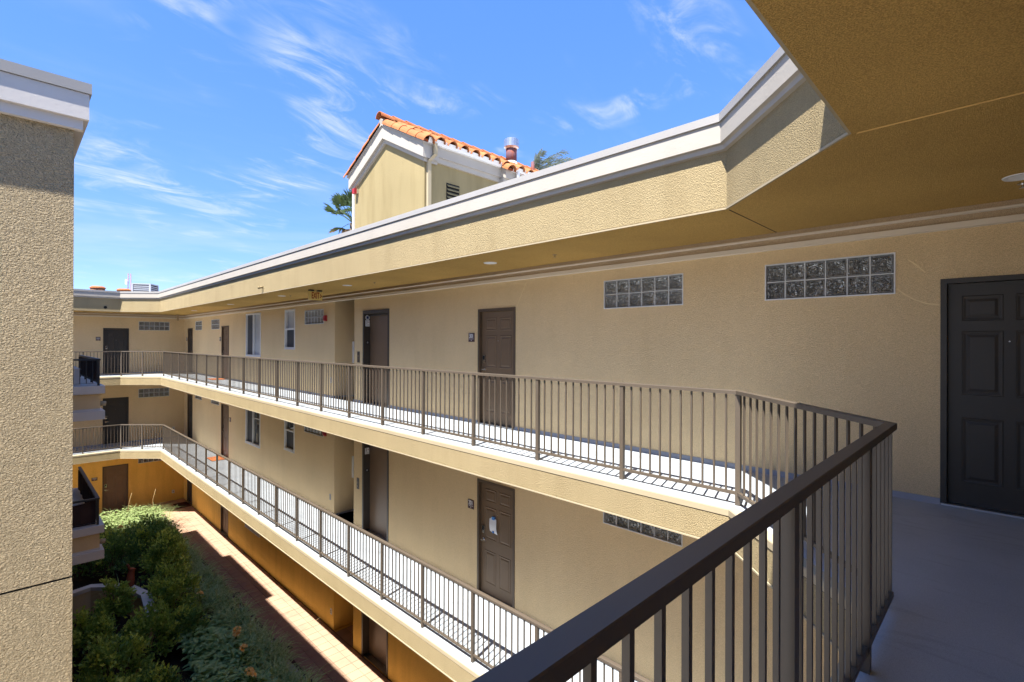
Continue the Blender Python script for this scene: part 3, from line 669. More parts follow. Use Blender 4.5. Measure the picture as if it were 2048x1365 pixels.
# ================================================================== wall fittings
def sign(L, o, u, n, txt, label, sz=(.165, .165)):
    z = LV[L][0]+1.50; T = thing('number_sign', label, 'sign', (*o, z), 'door number signs')
    f = FrameMB((*o, z), u, n); a = sz[0]/2; f.fbox(-a, a, 0, sz[1], .001, .010); f.build('plate', 'plate', T)
    if txt:
        me = text_mesh(txt, .115, .72, 'sign_white', 'numerals'); link('numerals', me, T, f.P(0, .108, .012), wall_rot(u, n))
    else:
        f2 = FrameMB((*o, z), u, n); f2.fbox(-a*.75, a*.75, .075, .13, .0105, .012); f2.build('numerals', 'sign_grey', T)
    f3 = FrameMB((*o, z), u, n); f3.fbox(-a*.8, a*.8, .052, .057, .0105, .0125); f3.fbox(-.008, .008, .022, .036, .0105, .0125); f3.build('marking', 'sign_white', T)
sign(3, (XW, 7.155), MU, MN, '301', 'maroon plate reading 301 beside the brown top-floor door')
sign(2, (XW, 7.155), MU, MN, '201', 'maroon plate reading 201 beside the door with the taped notice')
sign(3, (XW, 22.72), MU, MN, None, 'small maroon plate beside the top-floor door left of the sliding window')
sign(2, (XW, 21.40), MU, MN, None, 'small maroon plate right of the middle-floor door by the sliding window')
sign(3, (XW, 28.0), MU, MN, None, 'small maroon plate by the corner door of the top walkway')
sign(3, (2.90, YF), FU, FN, None, 'small maroon plate left of the door in the top-floor end wall')
sign(1, (2.80, YF), FU, FN, None, 'maroon plate left of the ground-floor door in the amber end wall', (.2, .14))
# exit sign
ex = thing('exit_sign', 'hanging yellow EXIT sign with red letters and a right arrow', 'sign', (5.25, 11.85, SOF))
mb = MB(); mb.box(5.08, 5.42, 11.84, 11.862, SOF-.245, SOF-.04); mb.build('panel', 'exit_yellow', ex)
mb = MB(); mb.box(5.10, 5.20, 11.80, 11.90, SOF-.035, SOF-.001); mb.box(5.30, 5.40, 11.80, 11.90, SOF-.035, SOF-.001); mb.box(5.14, 5.16, 11.845, 11.855, SOF-.05, SOF-.03); mb.box(5.34, 5.36, 11.845, 11.855, SOF-.05, SOF-.03); mb.build('canopy', 'jamb', ex)
me = text_mesh('EXIT', .215, .44, 'red_sign', 'lettering'); link('lettering', me, ex, (5.25, 11.838, SOF-.143), wall_rot(FU, FN))
mb = MB(); 
for s in (1, -1): mb.hexa([(5.355, 11.834, SOF-.143+.035*s), (5.366, 11.834, SOF-.143+.048*s), (5.366, 11.839, SOF-.143+.048*s), (5.355, 11.839, SOF-.143+.035*s), (5.385, 11.834, SOF-.143), (5.407, 11.834, SOF-.143), (5.407, 11.839, SOF-.143), (5.385, 11.839, SOF-.143)])
mb.build('arrow', 'red_sign', ex)
for L, lab in ((3, 'red fire alarm horn beside the top-floor glass blocks'), (2, 'red fire alarm horn just under the middle-floor ceiling')):
    z = LV[L][0]; h = thing('fire_alarm', lab, 'alarm', (XW, 13.21, z+2.05), 'fire alarm horns')
    f = FrameMB((XW, 13.21, z+2.05), MU, MN); f.fbox(-.06, .06, 0, .16, .001, .045); f.build('back_box', 'alarm_red', h)
    f = FrameMB((XW, 13.21, z+2.05), MU, MN); f.ring([(-.055, .055, .01, .15, .0455), (-.055, .055, .01, .15, .055), (-.04, .04, .03, .13, .075)]); f.build('horn', 'alarm_red', h)
# recessed downlights
for i, (x, y) in enumerate([(5.27, -.06), (5.33, 5.76), (5.30, 10.345), (5.30, 14.06), (5.34, 18.58), (5.42, 23.54)]):
    nm = ['downlight nearest the camera, cut by the right edge', 'downlight nearest the glass-block windows, largest in the long soffit', 'downlight in front of the lift door', 'downlight just beyond the EXIT sign', 'downlight above the sliding window', 'downlight farthest away near the end wall'][i]
    T = thing('downlight', 'round white recessed '+nm, 'light', (x, y, SOF), 'soffit downlights')
    mb = MB(); n = 24
    for k in range(n):
        a, b = 2*math.pi*k/n, 2*math.pi*(k+1)/n
        for (r0, z0, r1, z1) in ((.105, SOF-.001, .10, SOF-.008), (.10, SOF-.008, .078, SOF-.006), (.078, SOF-.006, .07, SOF+.0)):
            mb.quad((x+math.cos(a)*r0, y+math.sin(a)*r0, z0), (x+math.cos(b)*r0, y+math.sin(b)*r0, z0), (x+math.cos(b)*r1, y+math.sin(b)*r1, z1), (x+math.cos(a)*r1, y+math.sin(a)*r1, z1))
    mb.build('trim_ring', 'white_frame', T, True)
    mb = MB(); mb.tube([(x, y, SOF-.003), (x, y, SOF-.0015)], .071, 20); mb.build('lens', 'sign_white', T)
for i, (x, y) in enumerate([(5.50, -.07), (5.45, 4.555), (5.40, 9.365), (5.40, 13.73)]):
    nm = ['above the nearest dark door', 'between the two nearest glass-block windows', 'in front of the lift', 'beyond the EXIT sign'][i]
    T = thing('sprinkler', 'small chrome soffit sprinkler head '+nm, 'sprinkler', (x, y, SOF), 'soffit sprinklers')
    mb = MB(); mb.tube([(x, y, SOF-.001), (x, y, SOF-.008)], .032, 14); mb.build('escutcheon', 'chrome', T)
    mb = MB(); mb.tube([(x, y, SOF-.006), (x, y, SOF-.035)], .009, 8); mb.tube([(x, y, SOF-.035), (x, y, SOF-.039)], .022, 10); mb.build('deflector', 'chrome', T)
# lift call panels, emergency plates, boards, outlets
for L in (3, 2):
    z = LV[L][0]; nm = 'top-floor' if L == 3 else 'middle-floor'
    T = thing('call_panel', 'narrow steel lift call panel left of the %s lift door' % nm, 'panel', (XW, 11.42, z+.98), 'lift call panels')
    f = FrameMB((XW, 11.42, z+.98), MU, MN); f.fbox(-.055, .055, 0, .27, .001, .01); f.build('plate', 'jamb', T)
    for v in (.08, .16):
        f = FrameMB((XW, 11.42, z+.98), MU, MN); f.tube([f.P(0, v, .01), f.P(0, v, .016)], .02, 12); f.build('button', 'chrome', T)
    jn = (0, -1, 0); o = (XW+.085, ELEV[1]-.0605, z)
    T = thing('floor_plate', 'white floor plate with a digit and red star on the %s lift jamb' % nm, 'sign', o, 'lift jamb plates')
    f = FrameMB(o, FU, jn); f.fbox(-.055, .055, 1.87, 2.02, .0005, .004); f.build('plate', 'sign_white', T)
    link('digit', text_mesh(str(L), .10, .8, 'black_plastic', 'digit'), T, f.P(-.022, 1.97, .006), wall_rot(FU, jn))
    f2 = FrameMB(o, FU, jn)
    for k in range(5):
        a = math.pi/2+k*2*math.pi/5; f2.quad(f2.P(.03, 1.975, .006), f2.P(.03+.008*math.cos(a-.62), 1.975+.008*math.sin(a-.62), .006), f2.P(.03+.022*math.cos(a), 1.975+.022*math.sin(a), .006), f2.P(.03+.008*math.cos(a+.62), 1.975+.008*math.sin(a+.62), .006))
    f2.build('star', 'alarm_red', T)
    f2 = FrameMB(o, FU, jn); f2.fbox(-.045, .045, 1.90, 1.906, .004, .005); f2.fbox(-.045, .045, 1.885, 1.89, .004, .005); f2.fbox(-.045, .045, 1.915, 1.92, .004, .005); f2.build('braille', 'sign_grey', T)
    if L == 3:
        T = thing('medical_sign', 'round white medical star sign at the top of the lift jamb', 'sign', o)
        f = FrameMB(o, FU, jn); f.tube([f.P(0, 2.085, .0005), f.P(0, 2.085, .004)], .058, 20); f.build('disc', 'sign_white', T)
        f = FrameMB(o, FU, jn)
        for k in range(3):
            a = math.pi/2+k*math.pi/3; c, s = math.cos(a), math.sin(a); hw, hl = .012, .042
            f.quad(*[f.P(p*c-q*s, 2.085+p*s+q*c, .0045+.0003*k) for p, q in ((-hl, -hw), (hl, -hw), (hl, hw), (-hl, hw))])
        f.build('star', 'sign_blue', T)
    T = thing('floor_indicator', 'dim floor indicator on the %s lift jamb' % nm, 'indicator', o, 'lift floor indicators')
    f = FrameMB(o, FU, jn); f.fbox(-.04, .04, 1.43, 1.52, .0005, .006); f.build('bezel', 'black_plastic', T)
    f = FrameMB(o, FU, jn); f.fbox(-.018, .018, 1.455, 1.497, .006, .008); f.build('display', 'sign_grey', T)
    T = thing('wall_cabinet', 'white shallow cabinet inside the %s wall recess' % nm, 'cabinet', (XW+.95, REC[1], z+1.0), 'recess cabinets')
    f = FrameMB((XW+.50, REC[1], z+.92), FU, (0, -1, 0)); f.fbox(0, .5, 0, .58, .001, .09); f.build('box', 'white_frame', T)
    f = FrameMB((XW+.50, REC[1], z+.92), FU, (0, -1, 0)); f.fbox(.03, .47, .03, .55, .0905, .098); f.build('lid', 'sign_white', T)
for L, y, v, m, lab in ((3, 12.89, .39, 'white_frame', 'white outlet cover low on the top-floor wall by the recess corner'), (2, 12.91, .38, 'sign_grey', 'grey outlet cover low on the middle-floor wall by the recess corner'), (1, 12.83, .38, 'white_frame', 'white outlet cover low on the amber ground-floor wall')):
    z = LV[L][0]; T = thing('wall_outlet', lab, 'outlet', (XW, y, z+v), 'wall outlets')
    f = FrameMB((XW, y, z+v), MU, MN); f.fbox(-.04, .04, 0, .15, .001, .014); f.build('cover', m, T)
    f = FrameMB((XW, y, z+v), MU, MN); f.fbox(-.022, .022, .03, .07, .0145, .018); f.fbox(-.022, .022, .08, .12, .0145, .018); f.build('socket', 'cream_cap', T)
for L in (2, 1):
    z = LV[L][0]; T = thing('wall_outlet', 'pale outlet cover near the corner of the %s end wall' % ('middle-floor' if L == 2 else 'amber ground-floor'), 'outlet', (5.72, YF, z+.35), 'wall outlets')
    f = FrameMB((5.72, YF, z+.35), FU, FN); f.fbox(-.05, .05, 0, .15, .001, .014); f.build('cover', 'white_frame', T)
    f = FrameMB((5.72, YF, z+.35), FU, FN); f.fbox(-.022, .022, .04, .11, .0145, .018); f.build('socket', 'cream_cap', T)
# taped notice on door 201
T = thing('notice', 'white paper notice held by blue tape on the middle-floor door', 'paper', (XW, 6.62, F2+1.3))
f = FrameMB((XW, 6.70, F2+1.20), MU, MN); n = 7
for i in range(n):
    u0, u1 = .0, .19
    v0, v1 = .27*i/n, .27*(i+1)/n
    cw = lambda u, v: -.042+.012*math.sin(v*16)+.02*u/.19*(v/.27)
    f.quad(f.P(u0+.02*(1-v0/.27), v0, cw(u0, v0)), f.P(u1+.025*(1-v0/.27), v0-.03, cw(u1, v0)), f.P(u1+.025*(1-v1/.27), v1-.03, cw(u1, v1)), f.P(u0+.02*(1-v1/.27), v1, cw(u0, v1)))
f.build('sheet', 'paper', T)
f = FrameMB((XW, 6.70, F2+1.20), MU, MN); f.fbox(.09, .15, .225, .275, -.054, -.018); f.build('tape', 'tape_blue', T)
f = FrameMB((XW, 6.70, F2+1.20), MU, MN); f.fbox(.10, .135, -.012, .02, -.054, -.02); f.build('tape', 'tape_blue', T)
# doormats
def dmat(x0, x1, y0, y1, z, m, lab):
    T = thing('doormat', lab, 'doormat', ((x0+x1)/2, (y0+y1)/2, z), 'doormats')
    mb = MB(); mb.hexa([(x0, y0, z+.005), (x1, y0, z+.005), (x1, y1, z+.005), (x0, y1, z+.005), (x0+.01, y0+.01, z+.02), (x1-.01, y0+.01, z+.02), (x1-.01, y1-.01, z+.02), (x0+.01, y1-.01, z+.02)]); mb.build('pile', m, T)
    mb = MB()
    for (a, b, c, d) in ((x0-.015, x1+.015, y0-.015, y0-.0005), (x0-.015, x1+.015, y1+.0005, y1+.015), (x0-.015, x0-.0005, y0, y1), (x1+.0005, x1+.015, y0, y1)): mb.box(a, b, c, d, z+.004, z+.014)
    mb.build('edging', 'mat_brown', T)
dmat(5.58, 6.1, 26.9, 27.75, .008, 'mat_brown', 'dark brown doormat at the corner door on the ground path')
dmat(5.62, 6.08, 21.7, 22.5, F2, 'mat_orange', 'orange doormat on the middle walkway')
dmat(5.62, 6.08, 21.65, 22.45, F3, 'mat_orange', 'orange doormat on the top walkway')
for i, (x, y) in enumerate(((5.02, 21.7), (5.0, 16.6), (5.02, 12.75))):
    T = thing('path_drain', 'small dark round drain in the brown path, '+['nearest the sunlit end', 'second of three along the path', 'nearest the bottom of the photo'][i], 'drain', (x, y, .01), 'path drains')
    mb = MB(); mb.tube([(x, y, .008), (x, y, .016)], .075, 14); mb.build('grate', 'black_plastic', T)
    mb = MB(); mb.tube([(x, y, .006), (x, y, .0105)], .09, 14); mb.build('ring', 'jamb', T)

# ================================================================== left wing
LW = thing('neighbouring_building', 'coarse tan stucco wing with white parapet standing close at the left edge', 'building', (-3, 6, 0))
LX, LY, LE = .39, 5.36, 21.9
mb = MB(); mb.box(-7, LX, LY, LE, -.02, 5.735); mb.build('lower_wall', 'stucco_coarse', LW)
mb = MB(); mb.box(-7, LX-.012, LY+.012, LE-.01, 5.735, 5.752); mb.build('control_joint', 'seam', LW)
mb = MB(); mb.box(-7, LX, LY, LE, 5.752, 9.42); mb.build('wall', 'stucco_coarse', LW)
mb = MB(); mb.box(LX-.022, LX+.003, LY-.003, LY+.022, -.02, 5.70); mb.build('corner_bead', 'stucco_coarse', LW)
def band(nm, m, o, z0, z1): 
    mb = MB(); mb.box(-7, LX+o, LY-o, LE+o, z0, z1); mb.build(nm, m, LW)
band('bed_moulding', 'white_shaded', .050, 9.34, 9.42); band('parapet_trim', 'white_shaded', .085, 9.42, 9.625); band('parapet_cap', 'cap_metal', .10, 9.628, 9.71)
mb = MB(); mb.box(LX-.3, .72, 14.35, 18.45, 6.0, 9.70); mb.build('bay', 'stucco_coarse', LW)
# balconies
BX, BY0, BY1 = 1.52, 14.50, 18.5
for F, nm in ((F3, 'upper'), (F2, 'lower')):
    mb = MB(); mb.box(LX+.002, BX, BY0, BY1, F-.02, F+.30); bal = mb.build('balcony', 'stucco', LW)
    mb = MB(); mb.box(LX+.003, BX+.075, BY0-.075, BY1+.07, F+.32, F+.49); 
    mb.build('ledge', 'white_shaded', bal)
    mb = MB(); mb.box(LX+.003, BX+.0, BY0+.0, BY1, F+.301, F+.319); mb.build('ledge_bed', 'white_shaded', bal)
    mb = MB(); mb.box(LX+.003, BX+.075, BY0-.075, BY1+.07, F-.26, F-.07); mb.build('ledge', 'white_shaded', bal)
    mb = MB(); mb.box(LX+.003, BX+.001, BY0-.001, BY1, F-.069, F-.021); mb.build('ledge_bed', 'white_shaded', bal)
    mb = MB(); mb.tube([(BX, BY0+.1, F+.08), (BX+.11, BY0+.1, F+.07)], .055, 12); mb.build('scupper', 'cream_cap', bal, True)
    T = thing('balcony_railing', 'black metal railing with dark privacy fabric on the %s balcony' % nm, 'railing', (1.2, BY0, F+.49), 'balcony railings')
    z0, z1 = F+.49, F+1.095; x1, y0, y1 = BX-.03, BY0+.03, BY1-.05
    mb = MB(); mb.box(LX+.01, x1+.03, y0-.03, y0+.03, z1-.04, z1); mb.box(x1-.03, x1+.03, y0+.03, y1, z1-.04, z1); mb.build('top_rail', 'rail_black', T)
    mb = MB(); mb.box(LX+.01, x1-.021, y0-.015, y0+.015, z0+.06, z0+.055); mb.box(x1-.015, x1+.015, y0+.021, y1, z0+.06, z0+.055); mb.build('bottom_rail', 'rail_black', T)
    for (x, y) in ((x1, y0), (x1, y0+1.3), (x1, y0+2.6), (x1, y1-.02), (LX+.5, y0)):
        mb = MB(); mb.box(x-.02, x+.02, y-.02, y+.02, z0, z1-.0405); mb.build('post', 'rail_black', T)
    for i in range(1, 34):
        y = y0+.11*i
        if y < y1-.05: mb = MB(); mb.box(x1-.007, x1+.007, y-.007, y+.007, z0+.0555, z1-.0405); mb.build('baluster', 'rail_black', T)
    for i in range(9):
        x = LX+.12+.11*i
        if nm == 'upper': mb = MB(); mb.box(x-.007, x+.007, y0-.007, y0+.007, z0+.0555, z1-.0405); mb.build('baluster', 'rail_black', T)
    mb = MB()
    if nm == 'lower':
        nn_ = 12
        for i in range(nn_):
            xa, xb = LX+.05+(x1-LX-.09)*i/nn_, LX+.05+(x1-LX-.09)*(i+1)/nn_; fa, fb = .012*math.sin(i*1.9), .012*math.sin((i+1)*1.9)
            sa, sb = .06*(1-((2*i/nn_-1)**2)), .06*(1-((2*(i+1)/nn_-1)**2))
            mb.quad((xa, y0+.035+fa, z0+.02), (xb, y0+.035+fb, z0+.02), (xb, y0+.035+fb, z1-.05-sb), (xa, y0+.035+fa, z1-.05-sa))
    nn_ = 26
    for i in range(nn_):
        ya, yb = y0+.06+(y1-y0-.1)*i/nn_, y0+.06+(y1-y0-.1)*(i+1)/nn_; fa, fb = .012*math.sin(i*1.7), .012*math.sin((i+1)*1.7)
        mb.quad((x1-.035+fa, ya, z0+(.12 if nm == 'upper' else .02)), (x1-.035+fb, yb, z0+(.12 if nm == 'upper' else .02)), (x1-.035+fb, yb, z1-.045), (x1-.035+fa, ya, z1-.045))
    mb.build('privacy_fabric', 'screen_fabric', T)
bx = thing('storage_box', 'pale covered box standing on the upper balcony', 'box', (1.08, 14.95, F3+.3))
mb = MB(); mb.hexa([(.80, 14.75, F3+.301), (1.20, 14.75, F3+.301), (1.20, 15.3, F3+.301), (.80, 15.3, F3+.301), (.80, 14.75, F3+.86), (1.19, 14.75, F3+.86), (1.19, 15.3, F3+.86), (.80, 15.3, F3+.86)]); mb.build('body', 'white_shaded', bx)
mb = MB(); mb.hexa([(.79, 14.74, F3+.861), (1.21, 14.74, F3+.861), (1.21, 15.31, F3+.861), (.79, 15.31, F3+.861), (.84, 14.79, F3+.93), (1.10, 14.79, F3+.93), (1.10, 15.26, F3+.93), (.84, 15.26, F3+.93)]); mb.build('cover', 'white_shaded', bx)

# ================================================================== courtyard garden
def offs(pl, d):
    out_ = []
    for k, p in enumerate(pl):
        a = Vector(pl[max(k-1, 0)]); b = Vector(pl[min(k+1, len(pl)-1)]); t = (b-a).normalized(); out_.append((p[0]-t.y*d, p[1]+t.x*d))
    return out_
pw = [(.40, 17.85), (1.72, 18.22), (2.42, 17.62), (2.72, 16.6), (2.62, 15.2)]
PW = thing('planter_wall', 'low tan garden wall with a white cap bending through the shrubs', 'wall', (1.7, 17.8, 0))
def strip(mb, pl, hw, z0, z1):
    A_, B_ = offs(pl, hw), offs(pl, -hw)
    for k in range(len(pl)-1): mb.hexa([(*A_[k], z0), (*A_[k+1], z0), (*B_[k+1], z0), (*B_[k], z0), (*A_[k], z1), (*A_[k+1], z1), (*B_[k+1], z1), (*B_[k], z1)])
mb = MB(); strip(mb, pw, .08, 0, .70); mb.build('wall', 'stucco', PW)
mb = MB(); strip(mb, pw, .115, .701, .80); mb.build('cap', 'white_shaded', PW)
mb = MB(); mb.prism([(.4, 18.0), (1.70, 18.36), (2.52, 17.72), (2.83, 16.6), (2.75, 15.2), (4.55, 15.2), (4.55, 22), (.4, 22)], .05, .30); tag(mb.build('raised_bed', 'soil'), None, None, kind='structure')
pt_ = thing('terracotta_pot', 'slim terracotta vase standing on the white garden wall cap', 'pot', (2.50, 17.45, .8))
mb = MB(); mb.tube([(2.50, 17.45, .80), (2.50, 17.45, .95), (2.51, 17.45, 1.10), (2.53, 17.45, 1.22), (2.55, 17.45, 1.27)], [.085, .10, .085, .07, .09], 14); mb.build('body', 'pot', pt_, True)
mb = MB(); mb.tube([(2.47, 17.45, 1.27), (2.46, 17.45, 1.36), (2.43, 17.45, 1.40)], [.035, .03, .04], 8); mb.build('neck', 'pot', pt_, True)

def leaf(mb, p, d, up, ln, wd, fold=.25):
    d = d.normalized(); s = d.cross(up); 
    if s.length < 1e-4: s = d.orthogonal()
    s.normalize(); n = s.cross(d)
    i = len(mb.v); mid = p+d*ln*.5
    mb.v += [tuple(p), tuple(mid+s*wd*.5+n*wd*fold), tuple(p+d*ln-n*ln*.08), tuple(mid-s*wd*.5+n*wd*fold)]
    mb.f += [(i, i+1, i+2), (i, i+2, i+3)]
RND = random.Random(11)
def rv(): 
    while True:
        v = Vector((RND.uniform(-1, 1), RND.uniform(-1, 1), RND.uniform(-1, 1)))
        if .05 < v.length < 1: return v.normalized()
def shrub(x, y, rx, ry, h, nleaf, lab, m='leaf_shrub', tip=.34, ls=.095, z0=.1, grp='courtyard shrubs'):
    T = thing('shrub', lab, 'shrub', (x, y, z0), grp)
    st = MB(); cr_ = MB(); tp = MB()
    nleaf = int(nleaf*.62); nb = max(12, nleaf//60)
    tips = []
    for b in range(nb):
        a = RND.uniform(0, 2*math.pi); el = RND.uniform(.15, 1.0)
        r = RND.uniform(.72, 1.06)
        q = Vector((x+math.cos(a)*math.sqrt(max(0, 1-el*el*.9))*rx*r, y+math.sin(a)*math.sqrt(max(0, 1-el*el*.9))*ry*r, z0+(.12+.88*el)*h*RND.uniform(.86, 1.08)))
        tips.append(q)
        if b < 16: mid = Vector((x, y, z0)).lerp(q, .5)+Vector((0, 0, .1)); st.tube([(x+RND.uniform(-.08, .08), y+RND.uniform(-.08, .08), z0-.1), tuple(mid), tuple(q)], [.016, .010, .004], 5)
    for q in tips:
        c0 = Vector((x, y, z0+h*.35)); axis = (q-c0).normalized()
        for k in range(int(nleaf/nb)):
            t = RND.random(); p = c0.lerp(q, .55+.47*t) + rv()*RND.uniform(.02, .17)*(1.25-t*.6)*min(1.4, max(rx, ry)/.55)
            d = (axis*.5+rv()*.8+Vector((0, 0, .35))).normalized()
            tgt = tp if (t > .66 and q.z > z0+h*.42 and (hash((round(q.x, 2), round(q.y, 2))) % 100 < 62) and RND.random() < tip*2.4) else cr_
            leaf(tgt, p, d, rv(), ls*RND.uniform(.7, 1.35), ls*.55*RND.uniform(.8, 1.2))
    st.build('stem', 'bark', T); cr_.build('crown', m, T)
    if tp.v: tag(tp.build('new_growth', 'leaf_lime', T), None, None, kind='stuff')
    return T
SH = [(1.75, 9.5, .55, .7, .95, 3000, 'leafy green shrub at the very bottom edge beside the thin grass', 'leaf_shrub'),
      (3.15, 14.4, .5, .6, .95, 2800, 'low dark shrub between the round shrub and the serrated ground cover', 'leaf_dark'),
      (2.05, 16.5, .42, .5, 1.15, 2400, 'small green shrub against the face of the low garden wall', 'leaf_shrub'),
      (3.75, 19.2, .5, .8, 1.2, 2800, 'green shrub between the tall shrubs and the path border', 'leaf_shrub'),
      (1.35, 11.2, .66, .95, 1.4, 4200, 'leafy green shrub lowest in the photo, against the left wing corner', 'leaf_shrub'),
      (1.65, 13.2, .7, .95, 1.45, 4200, 'leafy green shrub second up from the bottom left', 'leaf_shrub'),
      (1.45, 15.3, .55, .75, 1.15, 3400, 'yellow-tipped green shrub just in front of the low garden wall', 'leaf_shrub'),
      (2.45, 14.4, .55, .75, 1.30, 3600, 'dense green shrub in front of the wall bend below the vase', 'leaf_shrub'),
      (2.2, 12.3, .42, .7, .95, 2600, 'small dark shrub left of the serrated ground cover', 'leaf_dark'),
      (3.20, 15.9, .62, .85, 1.35, 4400, 'round green shrub right of the terracotta vase', 'leaf_shrub'),
      (3.45, 17.9, .62, .9, 1.65, 4800, 'tall light green shrub beside the strap-leaf border', 'leaf_shrub'),
      (3.35, 20.0, .70, .95, 1.55, 4800, 'tall dark shrub just short of the sunlit bed', 'leaf_dark'),
      (2.45, 19.6, .70, 1.0, 1.55, 4600, 'dark glossy shrub behind the low wall near the vase', 'leaf_dark'),
      (1.75, 20.6, .6, .9, 1.35, 3200, 'dark glossy shrub behind the balcony corner', 'leaf_dark'),
      (2.2, 21.6, .7, .6, 1.25, 2800, 'dark glossy shrub at the edge of the sunlit bed', 'leaf_dark')]
for (x, y, rx, ry, h, nl, lab, m) in SH: shrub(x, y, rx, ry, h, nl, lab, m, z0=.3 if y > 15.5 else .1)
# strap-leaf border (liriope)
def blade(mb, p, a, ln, lean, wd, seg=4):
    d = Vector((math.cos(a), math.sin(a), 0)); s = Vector((-d.y, d.x, 0)); i = len(mb.v)
    for k in range(seg+1):
        t = k/seg; q = p+d*(lean*ln*t*t)+Vector((0, 0, ln*(t-.55*lean*t*t*t))); w_ = wd*(1-.85*t**2)*.5
        mb.v += [tuple(q-s*w_), tuple(q+s*w_)]
    for k in range(seg): mb.f.append((i+2*k, i+2*k+1, i+2*k+3, i+2*k+2))
mb = MB()
def tuft(mb, x, y, z, n, ln, wd=.014, sp=.07):
    for _ in range(n): blade(mb, Vector((x+RND.gauss(0, sp), y+RND.gauss(0, sp), z)), RND.uniform(0, 6.283), ln*RND.uniform(.6, 1.15), RND.uniform(.35, 1.15), wd*RND.uniform(.8, 1.3))
for i in range(330):
    y = RND.uniform(9.0, 22.0); x = RND.uniform(3.95 if y > 13 else 3.85, 4.56)
    tuft(mb, x, y, .1, 26, RND.uniform(.42, .70), .030, .04)
tag(mb.build('strap_leaf_border', 'leaf_strap'), 'variegated strap-leaf grass border spilling over the path kerb', 'ground cover', kind='stuff')
# serrated ground cover
mb = MB()
def sleaf(mb, p, d, ln, wd):
    d = d.normalized(); s = d.cross(Vector((0, 0, 1))).normalized(); n = s.cross(d); i = len(mb.v)
    prof = [(0, .05), (.18, .30), (.26, .24), (.40, .46), (.48, .36), (.62, .40), (.70, .28), (.82, .2), (1, 0)]
    for t, w_ in prof:
        c = p+d*ln*t-n*ln*.18*t*t; mb.v += [tuple(c-s*w_*wd+n*w_*wd*.3), tuple(c), tuple(c+s*w_*wd+n*w_*wd*.3)]
    for k in range(len(prof)-1): mb.f += [(i+3*k, i+3*k+1, i+3*k+4, i+3*k+3), (i+3*k+1, i+3*k+2, i+3*k+5, i+3*k+4)]
for i in range(4200):
    y = RND.uniform(8.8, 14.6); x = RND.uniform(2.45 if y < 12.2 else 3.0, 3.98)
    z = .10+.45*math.sqrt(RND.random())+.10*math.sin(x*5+y*3)
    a = RND.uniform(0, 6.283); sleaf(mb, Vector((x, y, max(.15, z))), Vector((math.cos(a), math.sin(a), RND.uniform(-.15, .5))), RND.uniform(.11, .19), RND.uniform(.085, .13))
tag(mb.build('serrated_ground_cover', 'leaf_cover'), 'dull green serrated ground cover beside the strap-leaf border', 'ground cover', kind='stuff')
# sunlit far bed
mb = MB()
for i in range(2600):
    y = RND.uniform(21.8, 25.5); x = RND.uniform(1.6, 4.5); z = .55+.35*RND.random()-.06*abs(x-3.2)
    a = RND.uniform(0, 6.283); sleaf(mb, Vector((x, y, z)), Vector((math.cos(a), math.sin(a), RND.uniform(-.2, .5))), RND.uniform(.11, .2), RND.uniform(.07, .11))
for i in range(170): tuft(mb, RND.uniform(1.6, 4.62), RND.uniform(22.3, 25.6), .15, 16, .95, .02)
tag(mb.build('sunlit_ground_cover', 'leaf_bright'), 'bright sunlit leafy bed at the far end of the courtyard', 'ground cover', kind='stuff')
mb = MB()
for i in range(420):   # thin dark fine grass below the shrubs
    x, y = RND.uniform(1.9, 2.9), RND.uniform(8.8, 12.4); tuft(mb, x, y, .08, 10, .55, .006, .05)
tag(mb.build('fine_grass', 'leaf_dark'), 'thin dark grass in the gap between shrubs and ground cover', 'ground cover', kind='stuff')
# clivias
def clivia(x, y, nfl, lab, z0=.1):
    T = thing('clivia', lab, 'plant', (x, y, z0), 'flowering clivias')
    mb = MB()
    for k in range(13):
        a = RND.uniform(0, 6.283); blade(mb, Vector((x+.03*math.cos(a), y+.03*math.sin(a), z0)), a, RND.uniform(.5, .8), RND.uniform(.25, .75), .055, 5)
    mb.build('foliage', 'leaf_clivia', T)
    for k in range(nfl):
        a = RND.uniform(0, 6.283); p = Vector((x+.10*math.cos(a), y-.08+.1*math.sin(a), z0+RND.uniform(.62, .76)))
        s = MB(); s.tube([(x, y, z0), ((x+p.x)/2, (y+p.y)/2, z0+.35), tuple(p)], .012, 6); s.build('flower_stalk', 'leaf_clivia', T)
        s = MB()
        for j in range(11):
            d = rv(); d.z = abs(d.z)*.9+.1
            for q in range(6):
                a2 = q*1.047; o1 = d.orthogonal().normalized(); o2 = d.cross(o1); e = (d*.9+(o1*math.cos(a2)+o2*math.sin(a2))*.55).normalized()
                leaf(s, p+d*.035, e, d, .075, .034)
        s.build('flower_head', 'petal', T)
for (x, y, nf, lab) in ((3.78, 15.4, 1, 'clivia with an orange-yellow flower head among the strap leaves, farthest of the big ones'), (3.78, 13.0, 2, 'clivia with a bright orange-yellow flower head above the serrated ground cover'), (3.70, 12.25, 1, 'clivia with a loose small orange flower in mid border'), (3.68, 11.25, 2, 'clivia with pale yellow flowers lowest in the photo'), (3.0, 22.9, 1, 'clivia with an orange flower at the near edge of the sunlit bed'), (3.9, 20.9, 1, 'clivia with a yellow flower beside the tall dark shrub')): clivia(x, y, nf, lab)
